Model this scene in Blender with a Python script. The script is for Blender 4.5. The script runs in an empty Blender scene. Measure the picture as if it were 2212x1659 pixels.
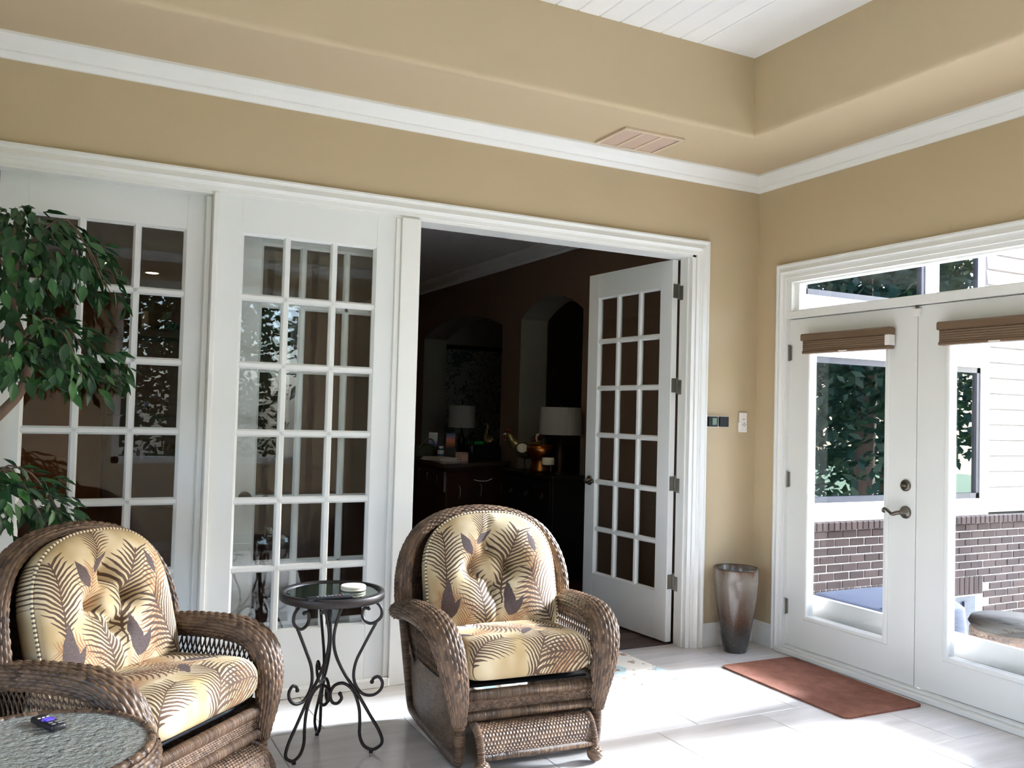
import bpy, bmesh, math, random
import numpy as np
from mathutils import Vector, Matrix
PI = math.pi
S = bpy.context.scene
COL = S.collection
random.seed(7); np.random.seed(7)

# ------------------------------------------------------------------ camera, world, sun, exposure
cam_d = bpy.data.cameras.new('camera'); cam = bpy.data.objects.new('camera', cam_d); COL.objects.link(cam)
CAM = Vector((-4.0096, -4.3581, 1.4219))
_R = ((0.8897159, -0.4557324, 0.0267139), (-0.0386597, -0.0169091, 0.9991094), (0.4548748, 0.8899562, 0.0326627))
cam.matrix_world = Matrix(((_R[0][0], _R[1][0], -_R[2][0], CAM.x), (_R[0][1], _R[1][1], -_R[2][1], CAM.y),
                           (_R[0][2], _R[1][2], -_R[2][2], CAM.z), (0, 0, 0, 1)))
cam_d.sensor_width = 36.0; cam_d.lens = 1897.13 / 2212 * 36.0; cam_d.clip_start = 0.05; cam_d.clip_end = 200
S.camera = cam
w = bpy.data.worlds.new('sky'); S.world = w; w.use_nodes = True
nt = w.node_tree; nt.nodes.clear()
sky = nt.nodes.new('ShaderNodeTexSky'); sky.sky_type = 'NISHITA'; sky.sun_disc = False
sky.sun_elevation = math.radians(25); sky.sun_rotation = math.radians(97); sky.air_density = 1.0; sky.dust_density = 2.5; sky.ozone_density = 1.0
hs = nt.nodes.new('ShaderNodeHueSaturation'); hs.inputs['Saturation'].default_value = 0.85
bg = nt.nodes.new('ShaderNodeBackground'); bg.inputs['Strength'].default_value = 1.1
out = nt.nodes.new('ShaderNodeOutputWorld')
nt.links.new(sky.outputs[0], hs.inputs['Color']); tn = nt.nodes.new('ShaderNodeMix'); tn.data_type = 'RGBA'; tn.blend_type = 'MULTIPLY'; tn.inputs[0].default_value = 1.0; tn.inputs[7].default_value = (0.82, 0.92, 1.1, 1)
nt.links.new(hs.outputs[0], tn.inputs[6]); nt.links.new(tn.outputs[2], bg.inputs[0]); nt.links.new(bg.outputs[0], out.inputs[0])
sd = bpy.data.lights.new('sun', 'SUN'); sd.energy = 34.0; sd.angle = math.radians(12); sd.color = (0.72, 0.82, 1.0)
sun = bpy.data.objects.new('sun', sd); COL.objects.link(sun)
sun.rotation_euler = Vector((-1.0, 0.02, -0.462)).to_track_quat('-Z', 'Y').to_euler()
def portal(name, loc, normal, sx, sy):
    """daylight portal: guides sky sampling through a window opening, gives off no light of its own"""
    d = bpy.data.lights.new(name, 'AREA'); d.shape = 'RECTANGLE'; d.size = sx; d.size_y = sy; d.cycles.is_portal = True
    o = bpy.data.objects.new(name, d); COL.objects.link(o); o.location = loc
    o.rotation_euler = Vector(normal).to_track_quat('-Z', 'Y').to_euler()
portal('daylight_portal', (0.16, -1.19, 1.15), (-1, 0, 0), 2.3, 1.9)
portal('daylight_portal', (0.16, -3.35, 1.55), (-1, 0, 0), 1.5, 2.3)
portal('daylight_portal', (-2.6, -5.36, 1.75), (0, 1, 0), 1.9, 1.9)
portal('daylight_portal', (-6.46, -3.4, 1.25), (1, 0, 0), 3.2, 1.9)
S.view_settings.view_transform = 'Standard'; S.view_settings.look = 'None'
S.view_settings.gamma = 1.0; S.view_settings.use_curve_mapping = False
S.view_settings.exposure = 0.80
S.cycles.use_denoising = True
S.cycles.use_adaptive_sampling = True; S.cycles.adaptive_threshold = 0.1; S.cycles.adaptive_min_samples = 16
S.cycles.max_bounces = 7; S.cycles.diffuse_bounces = 4; S.cycles.glossy_bounces = 3; S.cycles.transparent_max_bounces = 16
S.cycles.caustics_reflective = False; S.cycles.caustics_refractive = False; S.cycles.sample_clamp_indirect = 20.0

# ------------------------------------------------------------------ materials
def lin(r, g, b):
    f = lambda c: (c / 255 / 12.92) if c <= 10.3 else ((c / 255 + 0.055) / 1.055) ** 2.4
    return (f(r), f(g), f(b), 1.0)
MATS = {}
class NT:
    def __init__(s, name):
        m = bpy.data.materials.new(name); m.use_nodes = True; s.m = m; s.t = m.node_tree; s.t.nodes.clear()
        s.out = s.n('ShaderNodeOutputMaterial'); MATS[name] = m
    def n(s, typ, **kw):
        x = s.t.nodes.new(typ)
        for k, v in kw.items(): setattr(x, k, v)
        return x
    def l(s, a, b): s.t.links.new(a, b)
    def math(s, op, a, b=None, c=None, clamp=False):
        x = s.n('ShaderNodeMath', operation=op); x.use_clamp = clamp
        for i, v in enumerate((a, b, c)):
            if v is None: continue
            if hasattr(v, 'links'): s.l(v, x.inputs[i])
            else: x.inputs[i].default_value = v
        return x.outputs[0]
    def mix(s, fac, a, b):
        x = s.n('ShaderNodeMix', data_type='RGBA')
        for i, v in ((0, fac), (6, a), (7, b)):
            if hasattr(v, 'links'): s.l(v, x.inputs[i])
            else: x.inputs[i].default_value = v
        return x.outputs[2]
    def noise(s, scale, detail=3, rough=0.5, vec=None, coord='Object'):
        x = s.n('ShaderNodeTexNoise'); x.inputs['Scale'].default_value = scale; x.inputs['Detail'].default_value = detail
        x.inputs['Roughness'].default_value = rough
        if vec is None: vec = s.n('ShaderNodeTexCoord').outputs[coord]
        s.l(vec, x.inputs['Vector']); return x.outputs['Fac']
    def bsdf(s, color, rough=0.5, metal=0.0, spec=0.5, bump=None, bstr=0.2, bdist=0.002, **kw):
        p = s.n('ShaderNodeBsdfPrincipled')
        for k, v in (('Base Color', color), ('Roughness', rough)):
            if hasattr(v, 'links'): s.l(v, p.inputs[k])
            else: p.inputs[k].default_value = v
        p.inputs['Metallic'].default_value = metal; p.inputs['Specular IOR Level'].default_value = spec
        for k, v in kw.items(): p.inputs[k.replace('_', ' ')].default_value = v
        if bump is not None:
            b = s.n('ShaderNodeBump'); b.inputs['Strength'].default_value = bstr; b.inputs['Distance'].default_value = bdist
            s.l(bump, b.inputs['Height']); s.l(b.outputs[0], p.inputs['Normal'])
        s.l(p.outputs[0], s.out.inputs[0]); return p
def flat(name, rgb, rough=0.5, metal=0.0, spec=0.5, var=0.06, nscale=6.0, bscale=None, bstr=0.1, **kw):
    """a colour with slight mottling and optional fine bump"""
    k = NT(name); c = lin(*rgb); d = tuple(v * (1 - var) for v in c[:3]) + (1,); e = tuple(min(1, v * (1 + var)) for v in c[:3]) + (1,)
    col = k.mix(k.noise(nscale), d, e)
    b = k.noise(bscale, 4) if bscale else None
    k.bsdf(col, rough, metal, spec, bump=b, bstr=bstr, **kw); return k.m
def emissive(name, rgb, strength):
    k = NT(name); e = k.n('ShaderNodeEmission'); e.inputs[0].default_value = lin(*rgb); e.inputs[1].default_value = strength
    k.l(e.outputs[0], k.out.inputs[0]); return k.m
M_PAINT = flat('wall_paint', (196, 175, 143), 0.6, spec=0.3, var=0.02, nscale=1.5, bscale=900, bstr=0.05)
M_TRIM = flat('trim_white', (233, 231, 226), 0.35, var=0.01)
M_DOORW = flat('door_white', (230, 230, 227), 0.32, var=0.01)
M_PATDOOR = flat('patio_door_white', (226, 224, 218), 0.4, var=0.01)
M_CEIL = flat('ceiling_board_white', (238, 236, 232), 0.45, var=0.01)
M_BLIND = flat('blind_fabric', (116, 93, 70), 0.7, var=0.05, nscale=60)
M_BLINDR = flat('blind_rail_paint', (112, 88, 66), 0.45, var=0.03)
M_NICKEL = flat('brushed_nickel', (120, 112, 102), 0.32, metal=1.0, var=0.08)
M_STEEL = flat('hinge_steel', (150, 147, 140), 0.35, metal=1.0, var=0.08)
M_IRON = flat('dark_iron', (52, 46, 44), 0.45, metal=0.6, var=0.15, nscale=60)
M_BLACK = flat('black_plastic', (22, 22, 26), 0.35, var=0.1)
M_LCD = flat('lcd_green', (120, 145, 130), 0.2, var=0.03)
M_PLWHITE = flat('white_plastic', (232, 226, 220), 0.4, var=0.01)
M_GREYMARK = flat('grey_print', (120, 118, 116), 0.5)
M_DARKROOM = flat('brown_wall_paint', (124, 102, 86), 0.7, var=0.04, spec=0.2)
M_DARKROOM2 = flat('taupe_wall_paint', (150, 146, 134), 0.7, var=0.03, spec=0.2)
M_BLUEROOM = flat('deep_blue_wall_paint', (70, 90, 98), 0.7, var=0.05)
M_INCEIL = flat('inner_ceiling_paint', (238, 236, 235), 0.7, var=0.02)
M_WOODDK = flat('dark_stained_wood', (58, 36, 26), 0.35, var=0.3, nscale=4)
M_BLKWOOD = flat('black_lacquer', (20, 18, 18), 0.35, var=0.2)
M_GRANITE = flat('dark_granite', (70, 64, 56), 0.15, var=0.6, nscale=90)
M_SHADE = flat('linen_shade', (150, 148, 140), 0.8, var=0.03, nscale=80)
M_BRONZE = flat('bronze', (60, 45, 35), 0.4, metal=0.8)
M_COPPER = flat('hammered_copper', (176, 110, 52), 0.3, metal=1.0, var=0.35, nscale=18, bscale=55, bstr=0.5)
M_CANDLE = flat('candle_wax', (232, 222, 190), 0.5)
M_PAPER = flat('paper', (225, 212, 200), 0.8, var=0.02)
M_BLUEPL = flat('blue_plastic', (40, 110, 150), 0.3)
M_GREENPL = flat('green_plastic', (30, 140, 60), 0.35)
M_GOLD = flat('aged_gold', (150, 135, 90), 0.3, metal=0.7, var=0.3, nscale=20)
M_BARK = flat('ficus_bark', (112, 88, 72), 0.8, var=0.3, nscale=25, bscale=60, bstr=0.4)
M_STONE = None
def glass(name, tint=(0.97, 0.985, 0.98), base=0.045, rough=0.0, refl=1.0):
    k = NT(name); lw = k.n('ShaderNodeLayerWeight'); lw.inputs[0].default_value = 0.5
    f = k.math('MULTIPLY_ADD', k.math('POWER', lw.outputs['Facing'], 5.0), 1 - base, base); f = k.math('MULTIPLY', f, refl)
    tr = k.n('ShaderNodeBsdfTransparent'); tr.inputs[0].default_value = tint + (1,)
    gl = k.n('ShaderNodeBsdfGlossy'); gl.inputs['Roughness'].default_value = rough
    mx = k.n('ShaderNodeMixShader'); k.l(f, mx.inputs[0]); k.l(tr.outputs[0], mx.inputs[1]); k.l(gl.outputs[0], mx.inputs[2]); k.l(mx.outputs[0], k.out.inputs[0])
    return k.m
M_GLASS = glass('clear_glass')
M_OUTGLASS = glass('coated_window_glass', (0.25, 0.3, 0.34), 0.30)
def tile_mat():
    k = NT('floor_tile'); oi = k.n('ShaderNodeObjectInfo'); tc = k.n('ShaderNodeTexCoord'); mp = k.n('ShaderNodeMapping')
    mp.inputs['Scale'].default_value = (0.6, 5.0, 1); k.l(tc.outputs['Object'], mp.inputs[0])
    cx = k.n('ShaderNodeCombineXYZ'); k.l(k.math('MULTIPLY', oi.outputs['Random'], 40.0), cx.inputs[0]); k.l(k.math('MULTIPLY', oi.outputs['Random'], 17.0), cx.inputs[1]); k.l(cx.outputs[0], mp.inputs['Location'])
    a = k.noise(2.2, 6, 0.6, mp.outputs[0])
    col = k.mix(k.math('MULTIPLY_ADD', a, 1.6, -0.3, clamp=True), lin(182, 175, 168), lin(220, 214, 208))
    k.bsdf(col, k.math('MULTIPLY_ADD', a, 0.08, 0.2), spec=0.8); return k.m
M_TILE = tile_mat()
M_GROUT = flat('grout', (200, 192, 182), 0.8)
def brick_mat():
    k = NT('brown_brick'); oi = k.n('ShaderNodeObjectInfo'); r = oi.outputs['Random']
    c = k.mix(r, lin(44, 34, 32), lin(76, 61, 57)); c = k.mix(k.noise(30, 4), c, lin(56, 46, 44))
    k.bsdf(c, 0.9, spec=0.2, bump=k.noise(120, 4), bstr=0.4); return k.m
M_BRICK = brick_mat()
M_MORTAR = flat('mortar', (186, 180, 174), 0.9, var=0.08, nscale=40)
M_SIDING = flat('siding_cream', (150, 140, 136), 0.6, var=0.02)
M_EXTTRIM = flat('exterior_trim', (226, 220, 216), 0.5, var=0.01)
M_BLUEFRAME = flat('slate_blue_frame', (34, 38, 52), 0.4)
M_PATIO = flat('patio_concrete', (232, 228, 222), 0.8, var=0.05, nscale=3)
M_LAWN = flat('lawn_green', (70, 96, 48), 0.9, var=0.3, nscale=2)
M_COVER = flat('blue_cover_cloth', (24, 30, 46), 0.8, spec=.1, var=0.12, nscale=3)
M_UNLIT = flat('unlit_opening', (46, 56, 66), 0.5)  # dark colour stands in for the shade inside openings

def leaf_mat(name, dark, light, obj=True):
    k = NT(name)
    if obj: r = k.n('ShaderNodeObjectInfo').outputs['Random']
    else: r = k.noise(9, 2)
    c = k.mix(r, dark, light); k.bsdf(c, 0.42, spec=0.45, Subsurface_Weight=0.0); return k.m
M_LEAF = leaf_mat('ficus_leaf', lin(20, 50, 30), lin(58, 104, 48))
M_LEAF2 = leaf_mat('ficus_leaf_mass', lin(16, 44, 26), lin(50, 92, 46), False)
M_TREE = leaf_mat('tree_leaf', lin(20, 42, 30), lin(50, 82, 52), False)

def weave_height(k, u, v):
    row = k.math('FLOOR', v)
    ph = k.math('MULTIPLY_ADD', row, 0.5, u)
    over = k.math('MULTIPLY_ADD', k.math('SINE', k.math('MULTIPLY', ph, 2 * PI)), 0.45, 0.55)
    prof = k.math('ABSOLUTE', k.math('SINE', k.math('MULTIPLY', v, PI)))
    return k.math('MULTIPLY', prof, over), row, k.math('FLOOR', k.math('ADD', ph, 0.25))
def wicker_mat(name, bump, wrap=False):
    """UV is in strand units; colour varies strand by strand"""
    k = NT(name); uv = k.n('ShaderNodeUVMap'); uv.uv_map = 'UVMap'; sp = k.n('ShaderNodeSeparateXYZ'); k.l(uv.outputs[0], sp.inputs[0])
    h, row, cell = weave_height(k, sp.outputs[0], sp.outputs[1])
    if wrap: h = k.math('ABSOLUTE', k.math('SINE', k.math('MULTIPLY', sp.outputs[1], PI)))
    cv = k.n('ShaderNodeCombineXYZ'); k.l(row, cv.inputs[0])
    if not wrap: k.l(cell, cv.inputs[1])
    wn = k.n('ShaderNodeTexWhiteNoise', noise_dimensions='2D'); k.l(cv.outputs[0], wn.inputs['Vector'])
    f = k.math('MULTIPLY_ADD', k.noise(14, 3), 0.6, k.math('MULTIPLY_ADD', wn.outputs['Value'], 0.5, -0.1), clamp=True)
    r = k.n('ShaderNodeValToRGB'); k.l(f, r.inputs[0]); e = r.color_ramp.elements
    e[0].position = 0.15; e[0].color = lin(64, 46, 34); e[1].position = 0.85; e[1].color = lin(122, 94, 70)
    k.bsdf(r.outputs[0], 0.42, spec=0.35, bump=(h if bump else None), bstr=0.9, bdist=0.004); return k.m
M_WICK = wicker_mat('woven_wicker', False)
M_WICKF = wicker_mat('fine_woven_wicker', True)
M_WRAP = wicker_mat('wrapped_wicker', True, True)

# ---- palm print fabric
def frond_group():
    g = bpy.data.node_groups.new('palm_frond', 'ShaderNodeTree'); I = g.interface
    I.new_socket('Vector', in_out='INPUT', socket_type='NodeSocketVector'); I.new_socket('Centre', in_out='INPUT', socket_type='NodeSocketVector')
    I.new_socket('Angle', in_out='INPUT', socket_type='NodeSocketFloat'); I.new_socket('Size', in_out='INPUT', socket_type='NodeSocketFloat')
    I.new_socket('Bend', in_out='INPUT', socket_type='NodeSocketFloat'); I.new_socket('Leaflets', in_out='INPUT', socket_type='NodeSocketFloat')
    I.new_socket('Mask', in_out='OUTPUT', socket_type='NodeSocketFloat'); I.new_socket('Leaf', in_out='OUTPUT', socket_type='NodeSocketFloat')
    gi = g.nodes.new('NodeGroupInput'); go = g.nodes.new('NodeGroupOutput')
    def vm(op, a, b):
        x = g.nodes.new('ShaderNodeVectorMath'); x.operation = op; g.links.new(a, x.inputs[0]); g.links.new(b, x.inputs[3] if op == 'SCALE' else x.inputs[1]); return x.outputs[0]
    def mt(op, a, b=None, c=None, clamp=False):
        x = g.nodes.new('ShaderNodeMath'); x.operation = op; x.use_clamp = clamp
        for i, v in enumerate((a, b, c)):
            if v is None: continue
            if hasattr(v, 'links'): g.links.new(v, x.inputs[i])
            else: x.inputs[i].default_value = v
        return x.outputs[0]
    d = vm('SUBTRACT', gi.outputs['Vector'], gi.outputs['Centre'])
    vr = g.nodes.new('ShaderNodeVectorRotate'); vr.rotation_type = 'Z_AXIS'; g.links.new(d, vr.inputs['Vector']); g.links.new(gi.outputs['Angle'], vr.inputs['Angle'])
    q = vm('SCALE', vr.outputs[0], mt('DIVIDE', 1.0, gi.outputs['Size']))
    sp = g.nodes.new('ShaderNodeSeparateXYZ'); g.links.new(q, sp.inputs[0]); x = sp.outputs[0]
    y = mt('SUBTRACT', sp.outputs[1], mt('MULTIPLY', mt('MULTIPLY', x, x), gi.outputs['Bend']))
    ay = mt('ABSOLUTE', y)
    s = mt('SUBTRACT', x, mt('SUBTRACT', mt('MULTIPLY', ay, 1.05), mt('MULTIPLY', mt('MULTIPLY', ay, ay), 0.9)))
    L = mt('MAXIMUM', mt('MULTIPLY', mt('SINE', mt('MULTIPLY', mt('ADD', s, 0.22, clamp=True), 2.6)), 0.50), 0.001)
    fr = mt('FRACT', mt('MULTIPLY', s, gi.outputs['Leaflets'])); dd = mt('MULTIPLY', mt('ABSOLUTE', mt('SUBTRACT', fr, 0.5)), 2.0)
    tp = mt('MULTIPLY', mt('POWER', mt('MAXIMUM', mt('SUBTRACT', 1.0, mt('DIVIDE', ay, L)), 0.0), 0.6), 0.70)
    m = mt('LESS_THAN', dd, tp)
    m = mt('MULTIPLY', m, mt('MULTIPLY', mt('GREATER_THAN', s, -0.2), mt('LESS_THAN', s, 0.98)))
    ra = mt('MULTIPLY', mt('LESS_THAN', ay, 0.012), mt('MULTIPLY', mt('GREATER_THAN', x, -0.35), mt('LESS_THAN', x, 1.0)))
    g.links.new(mt('MAXIMUM', m, ra), go.inputs['Mask'])
    wd = mt('MULTIPLY', mt('SINE', mt('MULTIPLY', mt('POWER', mt('MAXIMUM', x, 0.0), 0.75), PI)), 0.17)
    lf = mt('MULTIPLY', mt('LESS_THAN', ay, wd), mt('MULTIPLY', mt('GREATER_THAN', x, 0.0), mt('LESS_THAN', x, 1.0)))
    g.links.new(lf, go.inputs['Leaf']); return g
FROND = frond_group()
def fabric_mat(name, fronds, tans, leaves):
    k = NT(name); uv = k.n('ShaderNodeUVMap'); uv.uv_map = 'UVMap'
    wv = k.n('ShaderNodeTexNoise'); wv.inputs['Scale'].default_value = 5; k.l(uv.outputs[0], wv.inputs['Vector'])
    r = k.n('ShaderNodeValToRGB'); k.l(wv.outputs['Fac'], r.inputs[0]); e = r.color_ramp.elements
    e[0].position = 0.35; e[0].color = lin(166, 140, 98); e[1].position = 0.62; e[1].color = lin(200, 182, 150)
    dn = k.n('ShaderNodeTexNoise'); dn.inputs['Scale'].default_value = 14; dn.inputs['Detail'].default_value = 2; k.l(uv.outputs[0], dn.inputs['Vector'])
    dv = k.n('ShaderNodeVectorMath', operation='MULTIPLY_ADD'); k.l(dn.outputs['Color'], dv.inputs[0]); dv.inputs[1].default_value = (.022, .022, 0); k.l(uv.outputs[0], dv.inputs[2])
    sv = k.n('ShaderNodeVectorMath', operation='SUBTRACT'); k.l(dv.outputs[0], sv.inputs[0]); sv.inputs[1].default_value = (.011, .011, 0); duv = sv.outputs[0]
    col = r.outputs[0]
    def put(spec, color, leaf):
        nonlocal col
        for (x, y, a, sz, bend) in spec:
            n = k.n('ShaderNodeGroup'); n.node_tree = FROND; k.l(duv, n.inputs['Vector'])
            n.inputs['Centre'].default_value = (x, y, 0); n.inputs['Angle'].default_value = -math.radians(a); n.inputs['Size'].default_value = sz
            n.inputs['Bend'].default_value = bend; n.inputs['Leaflets'].default_value = 9.5 + (x * 37 + y * 53) % 3.5
            col = k.mix(n.outputs['Leaf' if leaf else 'Mask'], col, color)
    put(tans, lin(150, 108, 74), False)
    put(fronds, k.mix(k.noise(6, 2, .5, uv.outputs[0]), lin(58, 42, 34), lin(104, 80, 62)), False)
    lc = k.mix(k.noise(220, 1), lin(58, 46, 46), lin(104, 88, 82))
    put(leaves, lc, True)
    k.bsdf(col, 0.8, spec=0.25, bump=k.noise(700, 2), bstr=0.15, bdist=0.001); return k.m
M_FABB = fabric_mat('palm_print_back',
    [(-.255, -.03, 86, .25, .1), (.04, -.04, 76, .27, -.15), (-.07, -.25, 88, .24, .15), (.285, -.23, 122, .27, -.2), (-.06, .2, 72, .14, .1)],
    [(-.12, .0, 74, .17, .1), (.20, .0, 76, .2, -.1), (-.16, -.13, 160, .14, .1), (.2, -.01, -112, .2, .1), (-.2, -.27, 60, .15, 0), (.03, -.3, 60, .13, 0)],
    [(-.275, -.20, 72, .19, .15), (-.27, -.20, 45, .13, .1), (.05, -.20, 78, .17, .15), (.06, -.20, 54, .12, 0), (-.11, .095, 117, .13, 0), (.22, .10, 107, .11, 0), (-.08, .15, 42, .11, 0)])
M_FABS = fabric_mat('palm_print_seat',
    [(-.12, .07, -62, .24, .2), (.17, .10, -68, .22, -.1), (.0, -.40, 62, .26, .15), (.30, -.32, 170, .22, .2), (-.28, -.30, 35, .2, -.15), (-.02, .24, -75, .17, .1)],
    [(.08, .17, -105, .2, .2), (-.2, -.12, 20, .18, .2), (.12, -.12, 150, .18, .1), (-.27, .2, -40, .16, 0), (.15, -.42, 75, .16, 0)],
    [(.11, -.06, -38, .13, .1), (.07, -.09, -135, .12, .1), (-.2, .12, -70, .09, 0), (-.23, .13, -115, .08, 0), (-.27, -.06, -50, .1, 0), (.25, .2, -160, .1, 0)])
def stripe_mat():
    k = NT('braided_piping'); uv = k.n('ShaderNodeUVMap'); uv.uv_map = 'UVMap'; sp = k.n('ShaderNodeSeparateXYZ'); k.l(uv.outputs[0], sp.inputs[0])
    s = k.math('SINE', k.math('MULTIPLY', sp.outputs[1], 1.6)); k.bsdf(k.mix(k.math('GREATER_THAN', s, 0.1), lin(214, 196, 160), lin(92, 72, 58)), 0.8); return k.m
M_PIPE = stripe_mat()
M_CORD = flat('cream_cord', (206, 188, 148), .8, var=.1, nscale=40)

# ------------------------------------------------------------------ mesh helpers
def link(name, me, mat=None, parent=None, loc=None, rot=None):
    o = bpy.data.objects.new(name, me); COL.objects.link(o)
    if mat is not None and not me.materials: me.materials.append(mat)
    if parent is not None: o.parent = parent
    if loc is not None: o.location = loc
    if rot is not None: o.rotation_euler = rot
    return o
def mkmesh(name, V, F, smooth=False, uv=None):
    me = bpy.data.meshes.new(name); me.from_pydata([tuple(map(float, v)) for v in V], [], [tuple(map(int, f)) for f in F])
    if uv is not None:
        ul = me.uv_layers.new(name='UVMap'); li = np.zeros(len(me.loops), dtype=np.int32); me.loops.foreach_get('vertex_index', li)
        ul.data.foreach_set('uv', np.asarray(uv, dtype=np.float32)[li].ravel())
    if smooth: me.polygons.foreach_set('use_smooth', [True] * len(me.polygons))
    me.update(); return me
class MB:
    def __init__(s): s.V = []; s.F = []; s.U = []
    def add(s, V, F, U=None):
        n = len(s.V); s.V += [tuple(v) for v in V]; s.F += [tuple(i + n for i in f) for f in F]; s.U += (list(U) if U is not None else [(0, 0)] * len(V)); return s
    def box(s, x0, x1, y0, y1, z0, z1, bev=0.0, seg=1):
        if x0 > x1: x0, x1 = x1, x0
        if y0 > y1: y0, y1 = y1, y0
        if z0 > z1: z0, z1 = z1, z0
        if bev <= 0:
            V = [(x, y, z) for x in (x0, x1) for y in (y0, y1) for z in (z0, z1)]
            return s.add(V, [(0, 1, 3, 2), (4, 6, 7, 5), (0, 4, 5, 1), (2, 3, 7, 6), (0, 2, 6, 4), (1, 5, 7, 3)])
        b = bmesh.new(); bmesh.ops.create_cube(b, size=1)
        for v in b.verts: v.co = ((x0 + x1) / 2 + v.co.x * (x1 - x0), (y0 + y1) / 2 + v.co.y * (y1 - y0), (z0 + z1) / 2 + v.co.z * (z1 - z0))
        bmesh.ops.bevel(b, geom=b.edges[:], offset=bev, segments=seg, profile=0.5, affect='EDGES'); b.verts.index_update()
        s.add([v.co[:] for v in b.verts], [[v.index for v in f.verts] for f in b.faces]); b.free(); return s
    def prism(s, prof, p0, p1, axes):
        """extrude a 2-D closed profile from p0 to p1; axes = two 3-D unit vectors for the profile plane"""
        a, b = Vector(axes[0]), Vector(axes[1]); n = len(prof); V = []
        for P in (Vector(p0), Vector(p1)): V += [tuple(P + a * u + b * v) for u, v in prof]
        return s.add(V, [(i, (i + 1) % n, n + (i + 1) % n, n + i) for i in range(n)] + [tuple(range(n))[::-1], tuple(range(n, 2 * n))])
    def lathe(s, prof, seg=32, c=(0, 0, 0), sq=1.0):
        n = len(prof); V = []; F = []
        for j in range(seg):
            a = 2 * PI * j / seg
            V += [(c[0] + r * math.cos(a), c[1] + r * math.sin(a) * sq, c[2] + z) for r, z in prof]
        for j in range(seg):
            k = (j + 1) % seg
            F += [(j * n + i, k * n + i, k * n + i + 1, j * n + i + 1) for i in range(n - 1)]
        return s.add(V, F)
    def tube(s, path, r, sides=10, closed=False, cap=True, vper=0.006):
        P = [Vector(p) for p in path]; n = len(P); R = r if hasattr(r, '__len__') else [r] * n
        T = [((P[(i + 1) % n] if (closed or i < n - 1) else P[i]) - (P[i - 1] if (closed or i > 0) else P[i])).normalized() for i in range(n)]
        N = T[0].orthogonal().normalized(); V = []; U = []; d = 0
        for i in range(n):
            if i: d += (P[i] - P[i - 1]).length
            N = (N - T[i] * N.dot(T[i])).normalized(); B = T[i].cross(N)
            for j in range(sides):
                a = 2 * PI * j / sides; V.append(tuple(P[i] + (N * math.cos(a) + B * math.sin(a)) * R[i])); U.append((j / sides, d / vper))
        F = [(i * sides + j, i * sides + (j + 1) % sides, ((i + 1) % n) * sides + (j + 1) % sides, ((i + 1) % n) * sides + j) for i in range(n if closed else n - 1) for j in range(sides)]
        if cap and not closed: F += [tuple(range(sides))[::-1], tuple(range((n - 1) * sides, n * sides))]
        return s.add(V, F, U)
    def me(s, name, smooth=False): return mkmesh(name, s.V, s.F, smooth, s.U)
    def build(s, name, mat, parent=None, smooth=False, loc=None, rot=None): return link(name, s.me(name, smooth), mat, parent, loc, rot)
def spline(pts, n):
    """Catmull-Rom resample to n points evenly spread by parameter"""
    P = np.array(pts, float); m = len(P); out = []
    for t in np.linspace(0, m - 1 - 1e-9, n):
        i = int(t); f = t - i; p0, p1, p2, p3 = P[max(i - 1, 0)], P[i], P[min(i + 1, m - 1)], P[min(i + 2, m - 1)]
        out.append(0.5 * ((2 * p1) + (-p0 + p2) * f + (2 * p0 - 5 * p1 + 4 * p2 - p3) * f * f + (-p0 + 3 * p1 - 3 * p2 + p3) * f ** 3))
    return np.array(out)
def smooth_angle(o, deg=40):
    me = o.data; me.polygons.foreach_set('use_smooth', [True] * len(me.polygons))
    try: me.set_sharp_from_angle(angle=math.radians(deg))
    except Exception: pass
    return o
def tag(o, label=None, cat=None, group=None, kind=None):
    if label: o['label'] = label
    if cat: o['category'] = cat
    if group: o['group'] = group
    if kind: o['kind'] = kind
    return o
def thing(name, label, cat, loc=(0, 0, 0), rz=0.0, group=None):
    o = bpy.data.objects.new(name, None); COL.objects.link(o); o.location = loc; o.rotation_euler = (0, 0, rz); o.empty_display_size = 0.1
    return tag(o, label, cat, group)
def struct(name, mb, mat, label=None, parent=None, smooth=False):
    o = mb.build(name, mat, parent, smooth)
    if parent is None: tag(o, label, None, None, 'structure')
    return o
def copy_tree(o, parent=None):
    c = o.copy(); COL.objects.link(c); c.parent = parent
    for ch in list(o.children): copy_tree(ch, c)
    return c

# ------------------------------------------------------------------ the room shell
XL, XR, YF, YB, ZS, ZT, INS = -6.3, 0.0, -5.2, 0.0, 2.985, 3.43, 0.65
fl = struct('floor', MB().box(XL, XR + 0.15, YF, YB + 0.14, -0.08, -0.004), M_GROUT, 'pale stone tile floor of the sunroom')
T = 0.61
_tile = {}
def tile(x0, x1, y0, y1):
    key = (round(x1 - x0, 3), round(y1 - y0, 3))
    if key not in _tile:
        _tile[key] = MB().box(-key[0] / 2, key[0] / 2, -key[1] / 2, key[1] / 2, -0.02, 0, 0.0015).me('tile')
    o = link('tile', _tile[key], M_TILE, fl, ((x0 + x1) / 2, (y0 + y1) / 2, 0))
    o.location.z = 0.0
for r in range(-1, 11):
    y1 = min(-0.49 - T * (r - 1), YB + 0.13); y0 = max(-0.49 - T * r, YF)
    if y1 - y0 < 0.03: continue
    off = -2.547 + 0.373 * (r - 1)
    off -= math.ceil((off - XL) / T) * T
    x = off
    while x < XR:
        a, b = max(x, XL) + 0.0015, min(x + T, XR) - 0.0015
        if b - a > 0.03: tile(a, b, y0 + 0.0015, y1 - 0.0015)
        x += T
OX0, OX1, OZ = -4.36, -0.51, 2.44
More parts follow.
